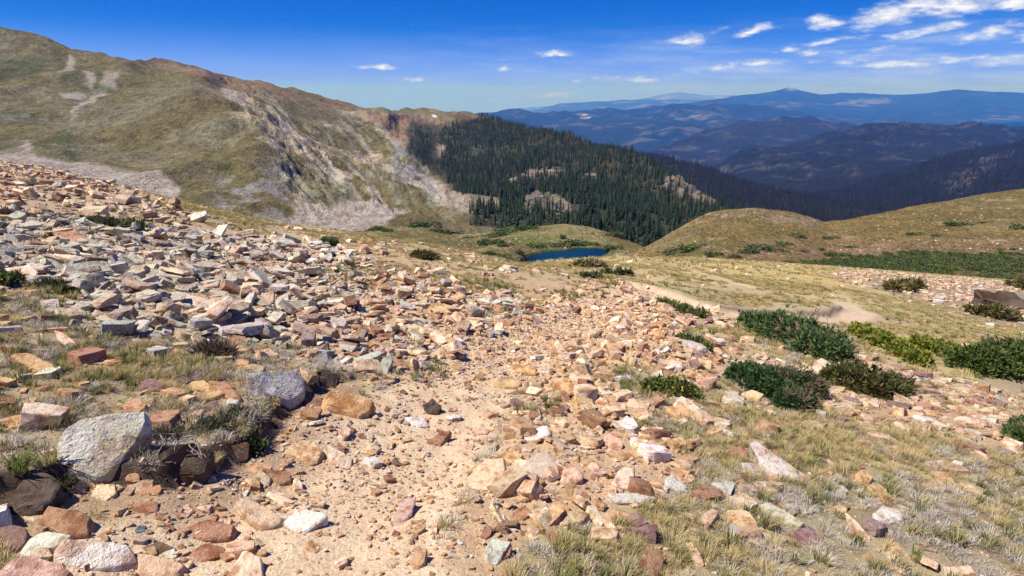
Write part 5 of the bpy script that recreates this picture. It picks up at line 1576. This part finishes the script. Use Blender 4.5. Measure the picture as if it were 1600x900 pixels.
shrub('low flowering plant under the rounded cream boulder', [(72, 446, 8), (90, 449, 9), (104, 452, 7)], M_FRESH, 'flowering plants in the boulder field', flat=.5, dry=.5, flowers=8, seed=17)
shrub('dark brown plant on the left skyline stones', [(5, 336, 10), (22, 338, 8)], M_DRYTWIG, None, narrow=.1, flat=.5, seed=18)
shrub('low grey-green mat shrub on the golden brow', [(905, 416, 6), (920, 416, 7), (935, 417, 6)], M_WILLOW, 'mat shrubs on the brow', flat=.6, seed=19)
shrub('flat grey-green mat below the shrub on the golden brow', [(948, 426, 4), (965, 427, 4), (980, 428, 4), (915, 432, 4), (932, 433, 4)], M_WILLOW, 'mat shrubs on the brow', flat=.5, seed=20)
shrub('dark mat shrub among the stones left of the lake', [(652, 400, 5), (664, 401, 6), (676, 402, 5)], M_OLIVE, 'mat shrubs on the brow', flat=.5, seed=21)
shrub('small green bush among the pale stones in the middle', [(512, 382, 6), (519, 382, 5)], M_JUN_B, 'mat shrubs on the brow', seed=22)
shrub('small fresh green plant at the foot of the bank', [(393, 697, 7), (402, 702, 7)], M_FRESH, None, narrow=.3, size_px=12, seed=23)
shrub('grey-green cushion plant on top of the bank', [(320, 668, 13), (345, 660, 14), (372, 650, 13)], leaf_mat('sage_leaves', (.13, .14, .075), (.22, .21, .13), None, .2), None, narrow=.12, flat=.45, seed=24)
shrub('grey-green clump left of the root-bound earth lump', [(235, 672, 9), (255, 680, 10), (272, 675, 10)], leaf_mat('pale_sage_leaves', (.16, .15, .09), (.25, .22, .14), None, .2), None, narrow=.10, flat=.45, dry=.5, seed=25)

# roots hanging out of the bank
rg = np.random.default_rng(5)
g, t = ground([285], [712])
root = link('root_tangle', None, loc=(g[0] + np.array([0, 0, .06])).tolist())
tag(root, 'bleached twisted roots sticking out of the root-bound earth lump', 'roots')
for i in range(14):
    V, F = [], []
    p = np.array([rg.uniform(-.12, .12), rg.uniform(-.03, .05), rg.uniform(.0, .07)])
    d = np.array([rg.normal() * .8, -.7, rg.uniform(-.3, .5)])
    r = rg.uniform(.002, .0045)
    for s_ in range(6):
        d = d + rg.normal(0, .45, 3); d /= np.linalg.norm(d)
        q = p + d * .024
        tube(p, q, r, r * .8, V, F); r *= .8; p = q
    link('root', mesh_np('root', V, F, [M_ROOT]), root)


# ---- shrubs of the middle distance: one bush shape each, set on the hill and in the basin
def bush_mesh(name, seed, mat):
    rg = np.random.default_rng(seed)
    k = 7
    c = np.stack([rg.uniform(-.7, .7, k), rg.uniform(-.5, .5, k), rg.uniform(.05, .25, k)], -1)
    V, F, A = leaf_cloud(c, rg.uniform(.28, .5, k), 320, .22, rg, .3, .8, 3)
    return mesh_np(name, V, F, [mat], {'leafvar': A}, smooth=False)


BUSH = [bush_mesh('bush', 400 + i, m_) for i, m_ in enumerate((M_WILLOW, M_WILLOW, M_JUN_D))]
C_BUSH = template_collection('willow_piece', BUSH)


def far_bush(bvh, u, v, w, h, label, group, mi=0):
    p = cast(bvh, u, v)
    if p is None: return
    t = float(np.dot(np.array(p), FWD))
    o = link('shrub', BUSH[mi % 3], loc=(p - Vector((0, 0, .1))), rot=(0, 0, random.uniform(-.3, .3)), scale=(w / FPX * t * .6, w / FPX * t * .5, h / FPX * t * 1.15))
    tag(o, label, 'shrub', group)


for i, (u, v, w, h, d) in enumerate([(1085, 388, 46, 9, 'left flank of the grassy hill, upper of two'), (1050, 396, 40, 8, 'left flank of the grassy hill, lower of two'), (1116, 400, 24, 9, 'foot of the grassy hill beside the pink ground'), (1196, 388, 48, 9, 'edge of the pink patch, upper and longer'), (1166, 395, 34, 8, 'edge of the pink patch, lower and shorter'),
                                     (1226, 382, 22, 6, 'pink patch right of the long one'), (1297, 373, 22, 6, 'middle of the grassy hill'), (1240, 369, 34, 4, 'slope under the grassy hill top'), (1310, 400, 34, 7, 'right of the pink patch above the willow band'), (1255, 393, 16, 4, 'small one on the lower pink ground'),
                                     (1280, 390, 14, 4, 'lower pink ground above the willow band'), (1332, 387, 16, 4, 'right part of the pink ground'), (1428, 367, 24, 6, 'right half of the grassy hill, left of two'), (1462, 370, 20, 5, 'right half of the grassy hill, right of two'), (1500, 352, 36, 6, 'upper right slope of the grassy hill'), (1537, 348, 12, 3, 'tiny one right of the upper right slope shrub'),
                                     (1590, 357, 30, 7, 'grassy hill at the right edge'), (1565, 391, 12, 4, 'bare ground near the right edge'), (1585, 390, 16, 4, 'bare ground at the right edge'), (1145, 403, 22, 7, 'left end of the willow band'), (1060, 404, 26, 6, 'bottom of the left hill flank')]):
    far_bush(BV_HILL, u, v, w, h, 'low green shrub on the ' + d, 'low shrubs on the grassy hill', i)
for i, (u, v, w, h, d) in enumerate([(636, 352, 34, 8, 'scree foot at the left end of the basin'), (585, 360, 26, 7, 'leftmost basin meadow'), (606, 362, 16, 7, 'basin meadow right of the leftmost'), (665, 354, 40, 12, 'wide group at the scree foot'), (700, 358, 38, 12, 'basin edge below the talus'), (690, 364, 26, 9, 'front of the basin edge group'), (735, 358, 34, 10, 'forest foot left of the knoll'),
                                     (775, 370, 40, 9, 'hollow left of the lake knoll, upper'), (768, 382, 36, 11, 'hollow left of the lake knoll, middle'), (790, 385, 22, 8, 'hollow left of the lake, right'), (760, 398, 22, 6, 'meadow left of the lake, lower'), (785, 401, 26, 6, 'near shore left of the lake'), (845, 384, 40, 7, 'far shore of the lake, left'), (885, 383, 44, 8, 'far shore of the lake, middle'), (920, 382, 30, 6, 'far shore of the lake, right'),
                                     (958, 388, 24, 7, 'right end of the lake'), (808, 396, 18, 6, 'left end of the lake'), (880, 373, 8, 9, 'lone dark clump on the lake knoll'), (730, 372, 14, 4, 'meadow between the hollow and the scree foot'), (680, 386, 12, 4, 'lower meadow left of the hollow'), (800, 362, 44, 7, 'forest edge above the hollow'), (915, 352, 30, 6, 'top right of the lake knoll'), (955, 368, 30, 6, 'right shoulder of the lake knoll'), (825, 358, 30, 7, 'top left of the lake knoll')]):
    far_bush(BV_BASIN, u, v, w, h, 'dark willow shrub: ' + d, 'willow shrubs in the lake basin', i)
p, fi = scatter_fan(hill, hill.masks['willow'] * (np.arange(len(hill.V)) < hill.rows * hill.nc), 2600, 3)
m = len(p)
sz = rng.uniform(1.0, 2.4, m)
scatter('willow_thicket', C_BUSH, p - np.array([0, 0, .15]), np.stack([np.zeros(m), np.zeros(m), rng.uniform(0, 6.28, m)], -1), np.stack([sz, sz, sz * .75], -1), rng.integers(0, 3, m), 'green willow thicket filling the gully below the grassy hill', 'thicket')


# ---- stones and tussocks that roughen the hill and the basin
for f, nm, where in ((hill, 'hill', 'grassy hill'), (basin, 'basin', 'lake basin')):
    fr = ((np.arange(len(f.V)) < f.rows * f.nc) & (f.u > 540) & (f.u < 1680)).astype(float)
    if 'lake' in f.masks: fr = fr * (f.masks['lake'] < .02) * (pdist(LAKE_PX, f.u, f.v) < -2)
    wn_ = fr * (.15 + sstep(.0, .35, fbm(f.V[:, 0] / 20, f.V[:, 1] / 20, 3, 301)))
    q, _ = scatter_fan(f, wn_, 2600, 31)
    m = len(q)
    scatter(nm + '_stones', C_ROCK, q, rng.uniform(-3.1, 3.1, (m, 3)) * np.array([.1, .1, 1]), .22 * 5 ** (rng.random(m) ** 3), rng.integers(0, len(TEMPL), m), 'pale stones strewn over the ' + where, 'stones', {'tint': np.array(PAL['cream'])[None] * rng.uniform(.5, 1.0, (m, 1)), 'lichen': np.full(m, .3)})
    q, _ = scatter_fan(f, fr * (.2 + sstep(-.2, .3, fbm(f.V[:, 0] / 9, f.V[:, 1] / 9, 3, 302))), 22000, 32)
    m = len(q)
    scatter(nm + '_tussocks', C_HILL, q, np.stack([np.zeros(m), np.zeros(m), rng.uniform(0, 6.28, m)], -1), rng.uniform(.22, .5, m), rng.integers(0, 4, m), 'olive grass tussocks over the ' + where, 'grass')


# ---- conifers
def conifer(seed, tiers=13, wid=.17, bare=.08, sparse=0.0):
    rg = np.random.default_rng(seed)
    V, F, A = [], [], []
    for k in range(tiers):
        s = k / (tiers - 1)
        z = bare + (1 - bare) * (s ** .92) * .97
        r = wid * (1 - s) ** .85 * rg.uniform(.8, 1.12) + .012
        nb = max(4, int(8 - 4 * s))
        a0 = rg.uniform(0, 6.28)
        va = rg.random()
        for b in range(nb):
            if rg.random() < sparse: continue
            a = a0 + 6.283 * b / nb + rg.normal() * .2
            L = r * rg.uniform(.65, 1.15)
            ca, sa = math.cos(a), math.sin(a)
            w = L * .42 + .008
            dz = -.045 - .22 * L
            q = len(V)
            V += [(0, 0, z + .035), (ca * L * .55 - sa * w, sa * L * .55 + ca * w, z + dz * .5 - .012), (ca * L, sa * L, z + dz), (ca * L * .55 + sa * w, sa * L * .55 - ca * w, z + dz * .5 - .012)]
            F += [(q, q + 1, q + 2), (q, q + 2, q + 3)]
            A += [.6 * va + .4 * rg.random()] * 4
    q = len(V)
    V += [(.006, 0, .93), (-.004, .006, .93), (-.004, -.006, .93), (0, 0, 1.0)]; F += [(q, q + 1, q + 3), (q + 1, q + 2, q + 3), (q + 2, q, q + 3)]; A += [.5] * 4
    TV, TF = [], []
    tube((0, 0, -.04), (0, 0, .5), .014, .009, TV, TF); tube((0, 0, .5), (0, 0, .96), .009, .002, TV, TF)
    return (V, F, A), (TV, TF)


CROWN, TRUNK, WHOLE = [], [], []
for i in range(6):
    (V, F, A), (TV, TF) = conifer(600 + i, 12 + i % 3, .15 + .025 * (i % 4), .05 + .02 * (i % 3), .12)
    CROWN.append(mesh_np('crown', V, F, [M_SPRUCE], {'leafvar': A}, smooth=False))
    TRUNK.append(mesh_np('trunk', TV, TF, [M_BARK]))
    WHOLE.append(mesh_np('spruce_shape', V, F, [M_SPRUCE], {'leafvar': A}, smooth=False))
SNAG = []
for i in range(3):
    (V, F, A), (TV, TF) = conifer(650 + i, 9, .06, .25, .5)
    for k in range(10):
        a = random.uniform(0, 6.28); z = random.uniform(.3, .9); l = .09 * (1.1 - z)
        tube((0, 0, z), (math.cos(a) * l, math.sin(a) * l, z + .02), .004, .001, TV, TF, 3)
    SNAG.append(mesh_np('snag_shape', TV, TF, [M_SNAG]))
BURNT = []
for i in range(3):
    (V, F, A), (TV, TF) = conifer(680 + i, 10, .13, .12, .35)
    BURNT.append(mesh_np('burnt_shape', V, F, [leaf_mat('scorched_needles%d' % i, (.013, .0125, .012), (.008, .010, .008), (.03, .026, .024), .05)], {'leafvar': A}, smooth=False))
M_DEADTREE = plain_mat('silver_dead_wood', (.20, .165, .125))
for i in range(3):
    (V, F, A), (TV, TF) = conifer(700 + i, 9, .05, .25, .5)
    for k in range(26):
        a = random.uniform(0, 6.28); z = random.uniform(.2, .92); l = .12 * (1.1 - z)
        tube((0, 0, z), (math.cos(a) * l, math.sin(a) * l, z - .03), .006, .002, TV, TF, 3)
    WHOLE.append(mesh_np('dead_spruce_shape', TV, TF, [M_DEADTREE]))
C_SPR = template_collection('spruce_piece', WHOLE)
C_BRN = template_collection('burnt_piece', SNAG + BURNT)
front = np.arange(len(mount.V)) < (mount.rows + 2) * mount.nc
p, fi = scatter_fan(mount, mount.masks['forest'] * front, 10500, 9)
uu, vv, dd = proj(p)
hgt = (3.8 + 8.6 * rng.beta(2.0, 2.0, len(p))) * np.where(vv < 235, .85, 1.0) * np.where(uu < 690, .75, 1.0) * np.where((uu < 800) & (vv > 335), .7, 1)
var = rng.integers(0, 6, len(p)); rz = rng.uniform(0, 6.28, len(p))
# the nearest in view, not hidden by knoll or hill, are things of their own
cand = np.argsort(dd)
chosen = []
for i in cand:
    if not (580 < uu[i] < 1135 and 180 < vv[i] < 385): continue
    top = Vector((p[i] + np.array([0, 0, hgt[i] * .7])).tolist())
    dr = top.normalized()
    if any((h[0] is not None and h[3] < top.length - 1) for h in (BV_BASIN.ray_cast(Vector((0, 0, 0)), dr), BV_HILL.ray_cast(Vector((0, 0, 0)), dr))): continue
    chosen.append(i)
    if len(chosen) == 300: break
sel = np.zeros(len(p), bool); sel[chosen] = True
STAND = [(720, 'small dark spruce at the foot of the scree'), (815, 'dark spruce in the front row beside the talus'), (905, 'dark spruce growing round the grey crag above the lake'), (1000, 'tall dark spruce in the dense stand behind the lake knoll'), (2000, 'dark spruce on the end of the spur beside the grassy hill')]
for i in chosen:
    lab = next(l for m_, l in STAND if uu[i] < m_)
    e = link('spruce_tree', None, loc=p[i].tolist(), rot=(0, 0, rz[i]), scale=(hgt[i],) * 3)
    tag(e, lab, 'tree', lab.replace('dark spruce', 'spruces').replace('small ', '').replace('tall ', ''))
    link('crown', CROWN[var[i]], e); link('trunk', TRUNK[var[i]], e)
r_ = ~sel
var = np.where((rng.random(len(p)) < np.where(vv < 290, .24, .05)) & r_, rng.integers(6, 9, len(p)), var)
scatter('spruce_forest', C_SPR, p[r_], np.stack([rng.normal(0, .02, r_.sum()), rng.normal(0, .02, r_.sum()), rz[r_]], -1), hgt[r_], var[r_], 'dark green spruce forest covering the mountain spur', 'forest')


def burnt(name, f, n, h, label, seed, mask=None, mixw=(1, 1, 1, 1, 1, 1)):
    fr = (np.arange(len(f.V)) < (f.rows + 1) * f.nc).astype(float)
    vis_ = ((f.u > -40) & (f.u < 1660)).astype(float)
    q, _ = scatter_fan(f, fr * vis_ * (mask if mask is not None else f.masks['all'] * .8 + .2), n, seed)
    pw = np.array(mixw, float); pw /= pw.sum()
    m = len(q)
    hh = h * rng.uniform(.6, 1.15, m)
    scatter(name, C_BRN, q, np.stack([np.zeros(m), np.zeros(m), rng.uniform(0, 6.28, m)], -1), np.stack([hh * 1.3, hh * 1.3, hh], -1), rng.choice(6, m, p=pw), label, 'forest')


burnt('burnt_wood', valley, 14000, 13, 'burnt grey and dark trees on the slope above the valley', 21, None, (1, 1, 1, 1.3, 1.3, 1.3))
burnt('dead_forest', ridge_b, 26000, 15, 'dead grey forest on the long burnt ridge', 22, None, (1, 1, 1, 1.5, 1.5, 1.5))
burnt('dark_wood', ridge_b2, 14000, 15, 'dark wood on the spur at the right side of the valley', 23, None, (.3, .3, .3, 1, 1, 1))
HAZE = 5.5e-5

# ------------------------------------------------------------------ haze
_hz = bpy.data.meshes.new('haze')
_bm = bmesh.new()
bmesh.ops.create_cube(_bm, size=1.0)
_bm.to_mesh(_hz); _bm.free()
hm = bpy.data.materials.new('haze_air')
hm.use_nodes = True
T = NT(hm.node_tree)
T.n.clear()
pv = T.node('ShaderNodeVolumePrincipled')
pv.inputs['Color'].default_value = (.05, .285, 1.0, 1)
pv.inputs['Absorption Color'].default_value = (1, 1, 1, 1)
pv.inputs['Density'].default_value = HAZE
pv.inputs['Anisotropy'].default_value = 0.1
mo = T.node('ShaderNodeOutputMaterial')
T.l.new(pv.outputs[0], mo.inputs['Volume'])
_hz.materials.append(hm)
hz = tag(link('haze', _hz), 'thin blue haze in the air over the far ranges', 'haze', kind='stuff')
hz.scale = (150000, 76000, 4100)
hz.location = (0, 32000, -1700)
